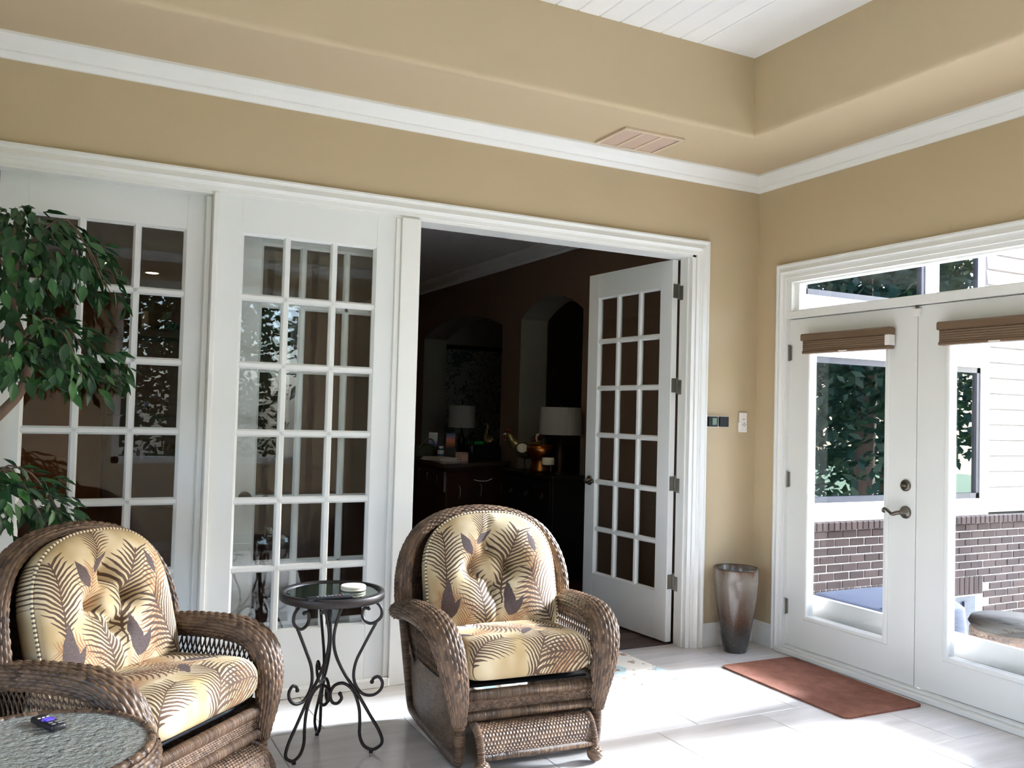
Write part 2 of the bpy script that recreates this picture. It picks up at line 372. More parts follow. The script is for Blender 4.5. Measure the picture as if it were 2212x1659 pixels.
struct('wall_back', MB().box(OX1, XR + 0.15, 0, 0.15, 0, ZS).box(OX0, OX1, 0, 0.15, OZ, ZS).box(XL - 0.15, OX0, 0, 0.15, 0, ZS), M_PAINT, 'beige painted wall with the row of white French doors')
struct('wall_right', MB().box(0, 0.15, -0.256, 0, 0, ZS).box(0, 0.15, -2.12, -0.256, 2.31, ZS).box(0, 0.15, -2.6, -2.12, 0, ZS)
       .box(0, 0.15, -4.1, -2.6, 0, 0.4).box(0, 0.15, -4.1, -2.6, 2.7, ZS).box(0, 0.15, YF, -4.1, 0, ZS), M_PAINT, 'beige painted wall with the patio doors')
struct('wall_left', MB().box(XL - 0.15, XL, YF, -5.0, 0, ZS).box(XL - 0.15, XL, -1.8, 0, 0, ZS).box(XL - 0.15, XL, -5.0, -1.8, 0, .3).box(XL - 0.15, XL, -5.0, -1.8, 2.2, ZS), M_PAINT, 'beige painted wall with windows out of view on the left')
struct('wall_front', MB().box(XL - 0.15, -3.55, YF - 0.15, YF, 0, ZS).box(-3.55, -1.65, YF - 0.15, YF, 0, 0.8).box(-3.55, -1.65, YF - 0.15, YF, 2.7, ZS).box(-1.65, 0.15, YF - 0.15, YF, 0, ZS), M_PAINT, 'beige painted wall with windows behind the viewer')
def ring(mb, prof, closed=False):
    """sweep (inset, z) points round the room with mitred corners"""
    n = len(prof); V = []
    for d, z in prof: V += [(XL + d, YF + d, z), (XR - d, YF + d, z), (XR - d, YB - d, z), (XL + d, YB - d, z)]
    F = []
    for i in range(n if closed else n - 1):
        k = (i + 1) % n
        F += [(i * 4 + j, i * 4 + (j + 1) % 4, k * 4 + (j + 1) % 4, k * 4 + j) for j in range(4)]
    return mb.add(V, F)
bull = [(INS - 0.03 + 0.03 * math.sin(t), ZS + 0.03 - 0.03 * math.cos(t)) for t in np.linspace(0, PI / 2, 7)]
o = struct('wall_tray', ring(MB(), [(-0.15, ZS + 0.06), (-0.15, ZS)] + bull + [(INS, ZT + 0.02)]), M_PAINT, 'beige soffit and upright of the raised tray ceiling')
smooth_angle(o, 35)
cl = struct('ceiling', MB().box(XL - 0.2, XR + 0.2, YF - 0.2, YB + 0.2, ZT + 0.022, ZT + 0.08), M_CEIL, 'white boarded tray ceiling')
bw = 0.1265; nb = int((5.65 - 1.04) / bw) + 1
bm_board = MB().prism([(0.001, 0.02), (0.001, 0.006), (0.006, 0), (bw - 0.006, 0), (bw - 0.001, 0.006), (bw - 0.001, 0.02)], (0, YF + INS - 0.01, 0), (0, YB - INS + 0.01, 0), ((1, 0, 0), (0, 0, 1))).me('ceiling_board')
for i in range(nb): link('ceiling_board', bm_board, M_CEIL, cl, (-1.04 - (i + 1) * bw, 0, ZT))
MB().box(-1.04, -INS + 0.01, YF + INS - 0.01, YB - INS + 0.01, ZT, ZT + 0.02).build('ceiling_border', M_CEIL, cl)
crown = [(0, ZS), (0.1, ZS), (0.1, ZS - 0.012), (0.092, ZS - 0.016), (0.082, ZS - 0.024), (0.066, ZS - 0.036), (0.05, ZS - 0.052), (0.042, ZS - 0.06), (0.035, ZS - 0.061), (0.035, ZS - 0.066), (0.024, ZS - 0.07), (0.017, ZS - 0.08), (0.011, ZS - 0.088), (0, ZS - 0.09)]
struct('trim_1', ring(MB(), crown), M_TRIM, 'white crown moulding round the room')
def bevsides(mb, stations, prof):
    """casing: stations = functions (w,t)->point, swept through a (w,t) profile"""
    n = len(prof); V = []
    for f in stations: V += [f(w_, t_) for w_, t_ in prof]
    F = []
    for k in range(len(stations) - 1): F += [(k * n + i, k * n + (i + 1) % n, (k + 1) * n + (i + 1) % n, (k + 1) * n + i) for i in range(n)]
    F += [tuple(range(n))[::-1], tuple(range((len(stations) - 1) * n, len(stations) * n))]
    return mb.add(V, F)
CAS = [(0, 0), (0, .026), (.010, .028), (.014, .021), (.024, .019), (.04, .024), (.05, .027), (.056, .019), (.064, .016), (.066, .012), (.088, .012), (.09, .009), (.09, 0)]
struct('trim_2', bevsides(MB(), [lambda w, t: (-.419 - w, -t, 0), lambda w, t: (-.419 - w, -t, 2.53 - w), lambda w, t: (-4.45 + w, -t, 2.53 - w), lambda w, t: (-4.45 + w, -t, 0)], CAS), M_TRIM, 'white moulded casing round the French doors')
struct('trim_3', bevsides(MB(), [lambda w, t: (-t, -.193 - .72 * w, 0), lambda w, t: (-t, -.193 - .72 * w, 2.394 - w), lambda w, t: (-t, -2.18 + .72 * w, 2.394 - w), lambda w, t: (-t, -2.18 + .72 * w, 0)], CAS), M_TRIM, 'white moulded casing round the patio doors')
BASE = [(0, 0), (.016, 0), (.016, .02), (.014, .115), (.008, .13), (.006, .14), (0, .14)]
def base_run(name, stations, label): struct(name, bevsides(MB(), stations, [(t, z) for t, z in BASE]), M_TRIM, label)
base_run('baseboard_back', [lambda t, z: (-.419, -t, z), lambda t, z: (-t, -t, z)], 'short white baseboard in the corner behind the planter')
base_run('baseboard_right', [lambda t, z: (-t, -t, z), lambda t, z: (-t, -.193, z)], 'white baseboard beside the patio door casing')
base_run('baseboard_left', [lambda t, z: (XL + t, YF, z), lambda t, z: (XL + t, 0, z)], 'white baseboard along the far left wall')
# French door frame: jambs, head, mullions and sill
fr = struct('trim_4', MB().box(-.54, -.51, -.004, .118, 0, 2.44, .002).box(-.552, -.54, .025, .07, 0, 2.425, .002), M_TRIM, 'white jamb and mullion frame of the French doors')
MB().box(-4.36, -.51, -.004, .15, 2.425, 2.445).build('head_jamb', M_TRIM, fr)
MB().box(-2.462, -2.357, -.024, .15, 0, 2.43, .003).build('mullion', M_TRIM, fr)
MB().box(-3.404, -3.381, -.022, .12, 0, 2.43, .002).build('mullion', M_TRIM, fr)
MB().box(-4.36, -4.31, -.02, .15, 0, 2.43).build('mullion', M_TRIM, fr)
MB().box(-2.49, -2.462, -.012, .0, 0.045, 2.425, .003).build('door_stop', M_TRIM, fr)
MB().box(-3.43, -3.404, .04, .075, 0.045, 2.425, .003).build('door_stop', M_TRIM, fr)
MB().box(-4.31, -2.462, -.035, .12, 0, .045, .004).build('sill', M_TRIM, fr)
MB().box(-2.357, -.56, .112, .15, -.01, .008).build('threshold', M_WOODDK, fr)
for z in (2.21, 1.61, .99, .375): MB().box(-.543, -.539, .078, .118, z - .045, z + .045, .001).build('hinge_plate', M_STEEL, fr)

def lever(parent, p, face, along, mat=M_NICKEL):
    """rosette and curled lever: face = outward normal, along = way the lever points"""
    f, a, u = Vector(face), Vector(along), Vector((0, 0, 1)); p = Vector(p)
    M3 = Matrix((a, u, f)).transposed().to_4x4(); M3.translation = p
    m = MB().lathe([(0, 0), (.034, 0), (.034, .006), (.028, .012), (.014, .016), (.012, .045), (0, .047)], 24)
    m.tube(spline([(0, 0, .042), (.02, -.004, .05), (.045, -.012, .052), (.07, .002, .052), (.092, .012, .05), (.104, .006, .05), (.104, -.005, .05), (.096, -.006, .05)], 24), [.011] * 8 + [.008] * 12 + [.007] * 4, 8)
    h = m.build('door_handle', mat, parent, True); h.matrix_local = M3; return h
def french_door(name, label, loc, rz, w_=.895, h_=2.41, handle=None):
    st, tr, br = .115, .17, .30
    z0, z1, x0, x1 = br, h_ - tr, st, w_ - st
    m = MB().box(0, st, -.0225, .0225, 0, h_, .002).box(w_ - st, w_, -.0225, .0225, 0, h_, .002).box(st, w_ - st, -.022, .022, 0, br).box(st, w_ - st, -.022, .022, z1, h_)
    root = m.build(name, M_DOORW); tag(root, label, kind='structure'); root.location = loc; root.rotation_euler = (0, 0, rz)
    mw = .036; lw = (x1 - x0 - 2 * mw) / 3; lh = (z1 - z0 - 5 * mw) / 6
    prof = [(-mw / 2, -.006), (-mw / 2, .006), (-.009, .018), (.009, .018), (mw / 2, .006), (mw / 2, -.006), (.009, -.018), (-.009, -.018)]
    vm = MB().prism(prof, (0, 0, z0), (0, 0, z1), ((1, 0, 0), (0, 1, 0))).me('muntin'); hm = MB().prism(prof, (x0, 0, 0), (x1, 0, 0), ((0, 0, 1), (0, 1, 0))).me('muntin')
    for i in (1, 2): link('muntin', vm, M_DOORW, root, (x0 + i * lw + (i - .5) * mw, 0, 0))
    for j in range(1, 6): link('muntin', hm, M_DOORW, root, (0, 0, z0 + j * lh + (j - .5) * mw))
    b = .012; bp = [(0, -.0215), (b, -.006), (b, .006), (0, .0215)]
    bead = MB().prism(bp, (x0, 0, z0), (x0, 0, z1), ((1, 0, 0), (0, 1, 0))).prism(bp, (x1, 0, z0), (x1, 0, z1), ((-1, 0, 0), (0, 1, 0)))
    bead.prism(bp, (x0, 0, z0), (x1, 0, z0), ((0, 0, 1), (0, 1, 0))).prism(bp, (x0, 0, z1), (x1, 0, z1), ((0, 0, -1), (0, 1, 0))).build('glazing_bead', M_DOORW, root)
    pm = MB().box(-lw / 2 - .004, lw / 2 + .004, -.002, .002, -lh / 2 - .004, lh / 2 + .004).me('pane')
    for i in range(3):
        for j in range(6): link('pane', pm, M_GLASS, root, (x0 + lw / 2 + i * (lw + mw), 0, z0 + lh / 2 + j * (lh + mw)))
    if handle:
        for s in (-1, 1): lever(root, (handle[0], s * .0225, .945), (0, s, 0), (handle[1], 0, 0))
    return root
french_door('door_1', 'white French door panel half hidden by the ficus', (-4.29, .1, .02), 0)
french_door('door_2', 'white French door panel fixed behind the round metal table', (-3.381, .022, .02), 0, .906)
french_door('door_3', 'white French door leaf folded back behind the fixed panel', (-2.357, .2, .012), PI, .893, 2.41, (.82, -1))
d4 = french_door('door_4', 'white French door leaf swung open into the dark room', (-.572, .125, .012), math.radians(94), .893, 2.41, (.835, -1))
for z in (2.21, 1.61, .99, .375):
    MB().tube([(-.006, -.027, z - .052), (-.006, -.027, z + .052)], .006, 8).build('hinge_pin', M_STEEL, d4)
    MB().box(-.003, 0, -.024, .016, z - .045, z + .045).build('hinge', M_STEEL, d4)

# patio double doors and transom in the right wall
win = struct('window_1', MB().box(.0, .1, -2.12, -.256, 2.052, 2.095, .002).box(.0, .1, -2.12, -.256, 2.28, 2.312).box(0, .1, -.3, -.256, 2.095, 2.28).box(0, .1, -2.12, -2.076, 2.095, 2.28)
             .box(.03, .085, -.335, -.3, 2.095, 2.28).box(.03, .085, -2.076, -2.041, 2.095, 2.28).box(.03, .085, -2.041, -.335, 2.095, 2.108).box(.03, .085, -2.041, -.335, 2.268, 2.28), M_TRIM, 'narrow white transom window over the patio doors')
MB().box(.058, .062, -2.041, -.335, 2.108, 2.268).build('pane', M_GLASS, win)
jb = struct('trim_5', MB().box(.0, .12, -.268, -.256, 0, 2.052).box(.0, .12, -2.12, -2.108, 0, 2.052), M_PATDOOR, 'white jambs and sill of the patio doors')
MB().box(-.045, .15, -2.13, -.24, 0, .028, .004).build('threshold', M_PATDOOR, jb)
MB().box(-.01, .03, -2.12, -.256, .028, .04, .002).build('threshold', M_PATDOOR, jb)
for (y0, y1) in ((-.27, -1.184), (-1.192, -2.105)):
    m = MB().box(.12, .145, y1, y0, .0, .352); m.box(.12, .145, y0 - .04, y0, .352, 2.05).box(.12, .145, y1, y1 + .04, .352, 2.05); m.build('screen_frame', M_EXTTRIM, jb)
def patio_door(name, label, y0, y1, g0, g1):
    z0, z1, ga, gb = .042, 2.048, .245, 1.88
    m = MB().box(.028, .075, y1, y0, z0, ga).box(.028, .075, y1, y0, gb, z1).box(.028, .075, g0, y0, ga, gb).box(.028, .075, y1, g1, ga, gb)
    r = m.build(name, M_PATDOOR); tag(r, label, kind='structure')
    f = .028; pr = [(0, 0), (0, .008), (-.006, .013), (-.02, .013), (-f, .004), (-f, 0)]
    mm = bevsides(MB(), [lambda w, t, s=s: s(w, t) for s in (
        lambda w, t: (.028 - t, g0 - w, ga + w), lambda w, t: (.028 - t, g0 - w, gb - w), lambda w, t: (.028 - t, g1 + w, gb - w), lambda w, t: (.028 - t, g1 + w, ga + w), lambda w, t: (.028 - t, g0 - w, ga + w))], [(-w, t) if False else (w, t) for w, t in pr])
    mm.build('glazing_frame', M_PATDOOR, r)
    MB().box(.05, .054, g1, g0, ga, gb).build('pane', M_GLASS, r)
    return r
d5 = patio_door('door_5', 'white glazed patio door leaf with lever and deadbolt', -.268, -1.186, -.44, -.99)
d6 = patio_door('door_6', 'white glazed patio door leaf at the right edge', -1.190, -2.108, -1.385, -1.935)
h5 = lever(d5, (.028, -1.125, .946), (-1, 0, 0), (0, 1, 0))
db = MB().lathe([(0, 0), (.031, 0), (.031, .008), (.024, .013), (.02, .014), (0, .014)], 24).box(-.019, .019, -.006, .006, .013, .027, .003).build('deadbolt', M_NICKEL, d5, True)
db.matrix_local = Matrix(((0, 0, -1, .028), (1, 0, 0, -1.125), (0, 1, 0, 1.089), (0, 0, 0, 1)))
for z in (1.84, 1.055, .275): MB().tube([(.016, -.268, z - .05), (.016, -.268, z + .05)], .008, 10).box(.018, .03, -.285, -.262, z - .045, z + .045).build('hinge', M_STEEL, d5)
MB().box(.05, .07, -1.182, -1.194, .05, 2.04).box(.06, .08, -2.108, -.268, 2.044, 2.056).build('gap_shade_strip', M_BLACK, d6)  # black strips stand in for the shade in the gaps between and above the leaves
struct('window_2', MB().box(.03, .1, -4.1, -4.03, .4, 2.7).box(.03, .1, -2.67, -2.6, .4, 2.7).box(.03, .1, -4.1, -2.6, .4, .47).box(.03, .1, -4.1, -2.6, 2.63, 2.7), M_TRIM, 'white framed window out of view on the patio side')
struct('window_3', MB().box(-3.55, -3.48, YF - .1, YF - .03, .8, 2.7).box(-1.72, -1.65, YF - .1, YF - .03, .8, 2.7).box(-3.55, -1.65, YF - .1, YF - .03, .8, .87).box(-3.55, -1.65, YF - .1, YF - .03, 2.63, 2.7), M_TRIM, 'white framed window behind the viewer')
struct('window_4', MB().box(XL - .1, XL - .03, -5.0, -4.93, .3, 2.2).box(XL - .1, XL - .03, -1.87, -1.8, .3, 2.2).box(XL - .1, XL - .03, -5.0, -1.8, .3, .37).box(XL - .1, XL - .03, -5.0, -1.8, 2.13, 2.2).box(XL - .1, XL - .03, -3.44, -3.36, .3, 2.2), M_TRIM, 'white framed window out of view on the left')

# ------------------------------------------------------------------ the dark inner rooms
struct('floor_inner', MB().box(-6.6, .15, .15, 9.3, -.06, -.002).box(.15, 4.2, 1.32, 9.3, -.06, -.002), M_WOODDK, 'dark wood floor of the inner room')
for i, y in enumerate(np.arange(.16, 2.2, .14)):
    MB().box(-2.35, -.2, y, y + .137, -.002, .003, .001).build('plank', M_WOODDK, bpy.data.objects['floor_inner'])
struct('ceiling_inner', MB().box(-6.6, .15, .15, 9.3, 3.05, 3.12).box(.15, 4.2, 1.32, 9.3, 3.05, 3.12), M_INCEIL, 'shaded ceiling of the inner room')
struct('wall_inner_far', MB().box(-6.6, 4.2, 9.2, 9.35, 0, 3.05), flat('kitchen_wall_paint', (150, 96, 62), .7, var=.04), 'orange brown far wall of the kitchen')
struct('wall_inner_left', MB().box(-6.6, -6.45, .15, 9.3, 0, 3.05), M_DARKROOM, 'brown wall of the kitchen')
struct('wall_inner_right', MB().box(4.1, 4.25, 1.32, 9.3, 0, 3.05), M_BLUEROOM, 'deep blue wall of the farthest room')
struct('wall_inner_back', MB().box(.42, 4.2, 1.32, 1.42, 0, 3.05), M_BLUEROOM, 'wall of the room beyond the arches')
def arch_wall(part):
    m = MB(); XA, XB, ZC = .1, .41, 3.05
    arches = [(2.32, 3.514, 2.37, 2.55), (3.934, 6.185, 2.345, 2.53)]
    def seg(y0, y1, f0, f1, arch=False):
        if part == 0:
            m.add([(XA, y0, f0), (XA, y1, f1), (XA, y1, ZC), (XA, y0, ZC)], [(0, 1, 2, 3)]); m.add([(XB, y0, f0), (XB, y1, f1), (XB, y1, ZC), (XB, y0, ZC)], [(3, 2, 1, 0)])
        elif arch: m.add([(XA, y0, f0), (XA, y1, f1), (XB, y1, f1), (XB, y0, f0)], [(3, 2, 1, 0)])
    cur = .15
    for a, b, zs, za in arches:
        seg(cur, a, 0, 0); N = 20
        for i in range(N):
            f = lambda t: zs + (za - zs) * (1 - (2 * t - 1) ** 2)
            seg(a + (b - a) * i / N, a + (b - a) * (i + 1) / N, f(i / N), f((i + 1) / N), True)
        if part == 1:
            for y, n in ((a, 1), (b, -1)): m.add([(XA, y, 0), (XB, y, 0), (XB, y, zs), (XA, y, zs)], [(0, 1, 2, 3)])
        cur = b
    seg(cur, 9.3, 0, 0); return m
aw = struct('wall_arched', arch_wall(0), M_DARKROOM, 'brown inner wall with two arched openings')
arch_wall(1).build('arch_reveal', M_DARKROOM2, aw)
struct('wall_map', MB().box(.41, 4.1, 6.5, 6.6, 0, 3.05), M_DARKROOM2, 'grey green wall seen through the wide arch')
struct('trim_6', bevsides(MB(), [lambda t, z: (.1 - t, .15, z), lambda t, z: (.1 - t, 9.2, z)], [(0, 3.05), (.1, 3.05), (.1, 3.035), (.06, 3.0), (.03, 2.96), (.015, 2.95), (.012, 2.93), (0, 2.925)]), M_INCEIL, 'pale crown moulding over the arches')
struct('window_5', MB().box(4.06, 4.1, 2.9, 3.0, .1, 2.1).box(4.06, 4.1, 2.0, 2.1, .1, 2.1).box(4.06, 4.1, 2.0, 3.0, 2.02, 2.12), M_INCEIL, 'pale casing far beyond the narrow arch')

# ------------------------------------------------------------------ outside: neighbouring house wall, patio
YW = 1.0
struct('patio', MB().box(.15, 9, -9, YW + .3, -.65, -.55), M_PATIO, 'pale sunlit concrete patio')
struct('lawn', MB().box(-30, 30, -30, 20, -.8, -.66), M_LAWN, 'green lawn round the house')
struct('added_eave', MB().box(.15, .95, YF - .4, .99, 3.05, 3.2), M_EXTTRIM, 'unseen white overhang added to keep sun out of the patio doors')  # unseen overhang, added to block direct sun at the doors
ext = struct('wall_outside', MB().box(.45, 6.5, YW - .026, YW + .3, -.6, .575).box(.45, 6.5, YW + .02, YW + .3, .6, 4.4), M_MORTAR, 'brick and cream siding wall of the house wing outside')
struct('wall_outside_return', MB().box(.415, .45, .16, YW + .3, -.6, 4.4).box(.15, .45, .15, .16, -.6, 4.4), M_SIDING, 'cream wall corner beside the patio doors')
BL, BH = .165, .06
bk = MB().box(0, BL, -.035, .02, 0, BH, .004).me('brick'); rk = MB().box(0, .058, -.06, .02, 0, .068, .004).me('brick'); sk = MB().box(0, .057, -.035, .02, 0, .165, .004).me('brick')
for i in range(16):
    z = .51 - .07 * (i + 1) + .005; x = 1.35 + (.0875 if i % 2 else 0)
    while x < 4.75:
        if z > .02 or x > 3.68: link('brick', bk, M_BRICK, ext, (x + random.uniform(-.002, .002), YW + random.uniform(-.003, .003), z))
        x += .175
x = 1.35
while x < 4.75: link('brick', rk, M_BRICK, ext, (x, YW, .512)); x += .067
x = 1.5
while x < 3.65: link('brick', sk, M_BRICK, ext, (x, YW, -.145)); x += .067
MB().box(1.45, 3.6, YW - .03, YW + .04, -.6, -.16).build('recess_dark_panel', M_UNLIT, ext)  # flush dark panel, shade of the low opening put into its colour
MB().box(3.42, 3.47, YW - .05, YW + .04, -.6, -.2).build('recess_frame', M_BLUEFRAME, ext)
MB().box(.45, 3.78, YW - .03, YW + .03, .582, .74, .005).build('sill_board', M_EXTTRIM, ext)
MB().box(.45, 3.78, YW - .03, YW + .03, 1.96, 2.465, .005).build('trim_board', M_EXTTRIM, ext)
MB().box(.45, 1.39, YW - .03, YW + .03, .74, 4.3, .005).build('trim_board', M_EXTTRIM, ext)
MB().box(2.88, 3.02, YW - .03, YW + .03, .74, 1.96, .005).build('trim_board', M_EXTTRIM, ext)
MB().box(2.88, 3.02, YW - .03, YW + .03, 2.465, 4.3, .005).build('trim_board', M_EXTTRIM, ext)
MB().box(3.66, 3.78, YW - .03, YW + .03, .74, 1.96, .005).build('trim_board', M_EXTTRIM, ext)
sb = MB().prism([(-.03, -.004), (-.03, .0), (-.008, .134), (.02, .134), (.02, -.004)], (3.78 if False else 0, 0, 0), (2.6, 0, 0), ((0, 1, 0), (0, 0, 1))).me('siding_board')
for i in range(24): link('siding_board', sb, M_SIDING, ext, (3.78 if True else 0, YW + .02, .7 + .148 * i))
for (x0, x1) in ((1.39, 2.88), (3.02, 3.66)):
    for (z0, z1) in ((.74, 1.96), (2.465, 4.2)):
        f = .05; wf = MB().box(x0, x0 + f, YW - .02, YW + .03, z0, z1).box(x1 - f, x1, YW - .02, YW + .03, z0, z1).box(x0, x1, YW - .02, YW + .03, z0, z0 + f).box(x0, x1, YW - .02, YW + .03, z1 - f, z1).build('window_frame', M_BLUEFRAME, ext)
        MB().box(x0 + f, x1 - f, YW + .005, YW + .012, z0 + f, z1 - f).build('pane', M_OUTGLASS, wf)
        MB().box(x0 + f, x1 - f, YW + .0125, YW + .0185, z0 + f, z1 - f).build('room_dark_sheet', M_UNLIT, wf)  # dark sheet stands in for the unlit room behind the glass

# ------------------------------------------------------------------ wicker recliners
def frac(a): return a - np.floor(a)
def woven_tube(path, ra, rb, ref, name, strand=.0135, bead=.034, depth=.0065, step=.005, power=2.0, cap=True):
    """closed roll of plaited cane along a path: half-widths ra (across) and rb (up), relief modelled"""
    P = spline(path, 400); L = np.r_[0, np.cumsum(np.linalg.norm(np.diff(P, axis=0), axis=1))]
    n = int(L[-1] / step) + 1; s = np.linspace(0, L[-1], n)
    P = np.stack([np.interp(s, L, P[:, i]) for i in range(3)], 1)
    t = s / L[-1]; kk = np.linspace(0, 1, len(ra)); A = spline(np.c_[ra, rb], 200); tt = np.linspace(0, 1, 200)
    a = np.interp(t, tt, A[:, 0]); b = np.interp(t, tt, A[:, 1])
    T = np.gradient(P, axis=0); T /= np.linalg.norm(T, axis=1)[:, None]
    ref = np.array(ref, float); refs = spline(ref, 200) if ref.ndim == 2 else np.tile(ref, (200, 1))
    rf = np.stack([np.interp(t, tt, refs[:, i]) for i in range(3)], 1)
    X = rf - (rf * T).sum(1)[:, None] * T; X /= np.linalg.norm(X, axis=1)[:, None]; Y = np.cross(T, X)
    ns = max(8, int(round(2 * PI * (a.mean() + b.mean()) / 2 / strand / 2)) * 2); m = ns * 6
    th = np.linspace(0, 2 * PI, m, endpoint=False)
    ce, si = np.cos(th), np.sin(th); e = 2 / power
    cx = np.sign(ce) * np.abs(ce) ** e; cy = np.sign(si) * np.abs(si) ** e
    u = s / bead; v = th / (2 * PI) * ns
    U, Vv = np.meshgrid(u, v, indexing='ij'); row = np.floor(Vv + 1e-6); fv = Vv - row
    ph = frac(U + .5 * (row % 2) + .03 * row); h = np.maximum(0, 1 - np.abs(2 * fv - 1) ** 2.5) * (.1 + .9 * np.abs(np.sin(PI * ph)) ** .8)
    q = P[:, None, :] + X[:, None, :] * (a[:, None] * cx[None])[..., None] + Y[:, None, :] * (b[:, None] * cy[None])[..., None]
    Nn = X[:, None, :] * (cx[None] / np.maximum(a, .01)[:, None])[..., None] + Y[:, None, :] * (cy[None] / np.maximum(b, .01)[:, None])[..., None]
    Nn /= np.linalg.norm(Nn, axis=2)[..., None]
    q = q + Nn * (h * depth)[..., None]
    V = q.reshape(-1, 3); idx = np.arange(n * m).reshape(n, m)
    F = np.stack([idx[:-1], np.roll(idx[:-1], -1, 1), np.roll(idx[1:], -1, 1), idx[1:]], -1).reshape(-1, 4).tolist()
    if cap: F += [idx[0][::-1].tolist(), idx[-1].tolist()]
    uv = np.stack([U + .5 * (row % 2) + .03 * row - .5 * row, Vv], -1).reshape(-1, 2)
    return mkmesh(name, V, F, True, uv)
def sheet(fn, nu, nv, su, sv, name):
    """smooth sheet with UV in strand units: fn(u,v)->point, su/sv strands across"""
    V, U = [], []
    for i in range(nu + 1):
        for j in range(nv + 1): V.append(fn(i / nu, j / nv)); U.append((i / nu * su, j / nv * sv))
    F = [(i * (nv + 1) + j, (i + 1) * (nv + 1) + j, (i + 1) * (nv + 1) + j + 1, i * (nv + 1) + j + 1) for i in range(nu) for j in range(nv)]
    return mkmesh(name, V, F, True, U)
def cushion_back():
    H, W, zc = .29, .315, 0.0
    def outline(th):
        c, s = math.cos(th), math.sin(th); p = 2.6 if s > 0 else 7.0
        r = (abs(c / W) ** p + abs(s / H) ** p) ** (-1 / p); return r * c, r * s
    btn = [(-.005, .125), (-.095, .03), (.085, .03), (.0, -.06)]
    NR, NT_ = 46, 132; V, U, F = [], [], []
    def relief(x, y):
        d = 0
        for bx, by in btn: d += .05 * math.exp(-((x - bx) ** 2 + (y - by) ** 2) / .0016) + .02 * math.exp(-((x - bx) ** 2 + (y - by) ** 2) / .008)
        for (i, j) in ((0, 1), (0, 2), (1, 3), (2, 3)):
            (ax, ay), (bx, by) = btn[i], btn[j]; t = max(0, min(1, ((x - ax) * (bx - ax) + (y - ay) * (by - ay)) / ((bx - ax) ** 2 + (by - ay) ** 2)))
            d += .014 * math.exp(-((x - ax - t * (bx - ax)) ** 2 + (y - ay - t * (by - ay)) ** 2) / .0002)
        if y > .125: d += .010 * math.exp(-(x + .005 + .04 * (y - .125)) ** 2 / .0003)
        if y < -.06: d += .012 * math.exp(-(x) ** 2 / .0003)
        return d
    for side in (1, -1):
        for i in range(NR + 1):
            r = i / NR
            for j in range(NT_):
                x, y = outline(2 * PI * j / NT_); x *= r; y *= r
                d = .03 + .055 * (1 - r ** 4) ** .5 + .015 * (1 - r * r)
                d = max(d - (relief(x, y) * (1 - r ** 8) if side == 1 else 0), .004)
                if r == 1: d = .028
                V.append((x, -d * side, y)); U.append((x * (1 + .1 * r), y * (1 + .1 * r)))
    n1 = (NR + 1) * NT_
    for sd_ in (0, 1):
        for i in range(NR):
            for j in range(NT_):
                k = (j + 1) % NT_; q = (i * NT_ + j, i * NT_ + k, (i + 1) * NT_ + k, (i + 1) * NT_ + j); q = tuple(a + sd_ * n1 for a in q); F.append(q if sd_ else q[::-1])
    for j in range(NT_):
        k = (j + 1) % NT_; a = NR * NT_; F.append((a + j, n1 + a + j, n1 + a + k, a + k))
    ol = [outline(2 * PI * j / NT_) for j in range(NT_)]
    return mkmesh('back_cushion', V, F, True, U), ol, [(bx, -(.1 - relief(bx, by)) - .002, by) for bx, by in btn]
def cushion_seat():
    W, D, H = .298, .285, .075; NR, NT_ = 40, 136; V, U, F = [], [], []
    def outline(th):
        c, s = math.cos(th), math.sin(th); p = 9.0; r = (abs(c / W) ** p + abs(s / D) ** p) ** (-1 / p); return r * c, r * s
    prof = [(r_, H + .02 * (1 - r_ ** 3)) for r_ in np.linspace(0, .78, 24)] + [(.78 + .22 * math.sin(a), .01 + (H) * math.cos(a)) for a in np.linspace(.12, PI / 2, 14)]
    prof = prof + [(.78 + .22 * math.sin(a), -.01 - (H - .01) * math.cos(a)) for a in np.linspace(PI / 2, .1, 12)] + [(.4, -H), (0.001, -H)]
    for i, (r, z) in enumerate(prof):
        for j in range(NT_):
            th = 2 * PI * j / NT_; x, y = outline(th); l = math.hypot(x, y); dz = max(0, H - z) * .75
            V.append((x * r, y * r, z)); U.append((x * r + x / l * dz, y * r + y / l * dz))
    for i in range(len(prof) - 1):
        for j in range(NT_):
            k = (j + 1) % NT_; F.append((i * NT_ + j, (i + 1) * NT_ + j, (i + 1) * NT_ + k, i * NT_ + k))
    ol = [outline(2 * PI * j / NT_) for j in range(NT_)]
    return mkmesh('seat_cushion', V, F, True, U), ol
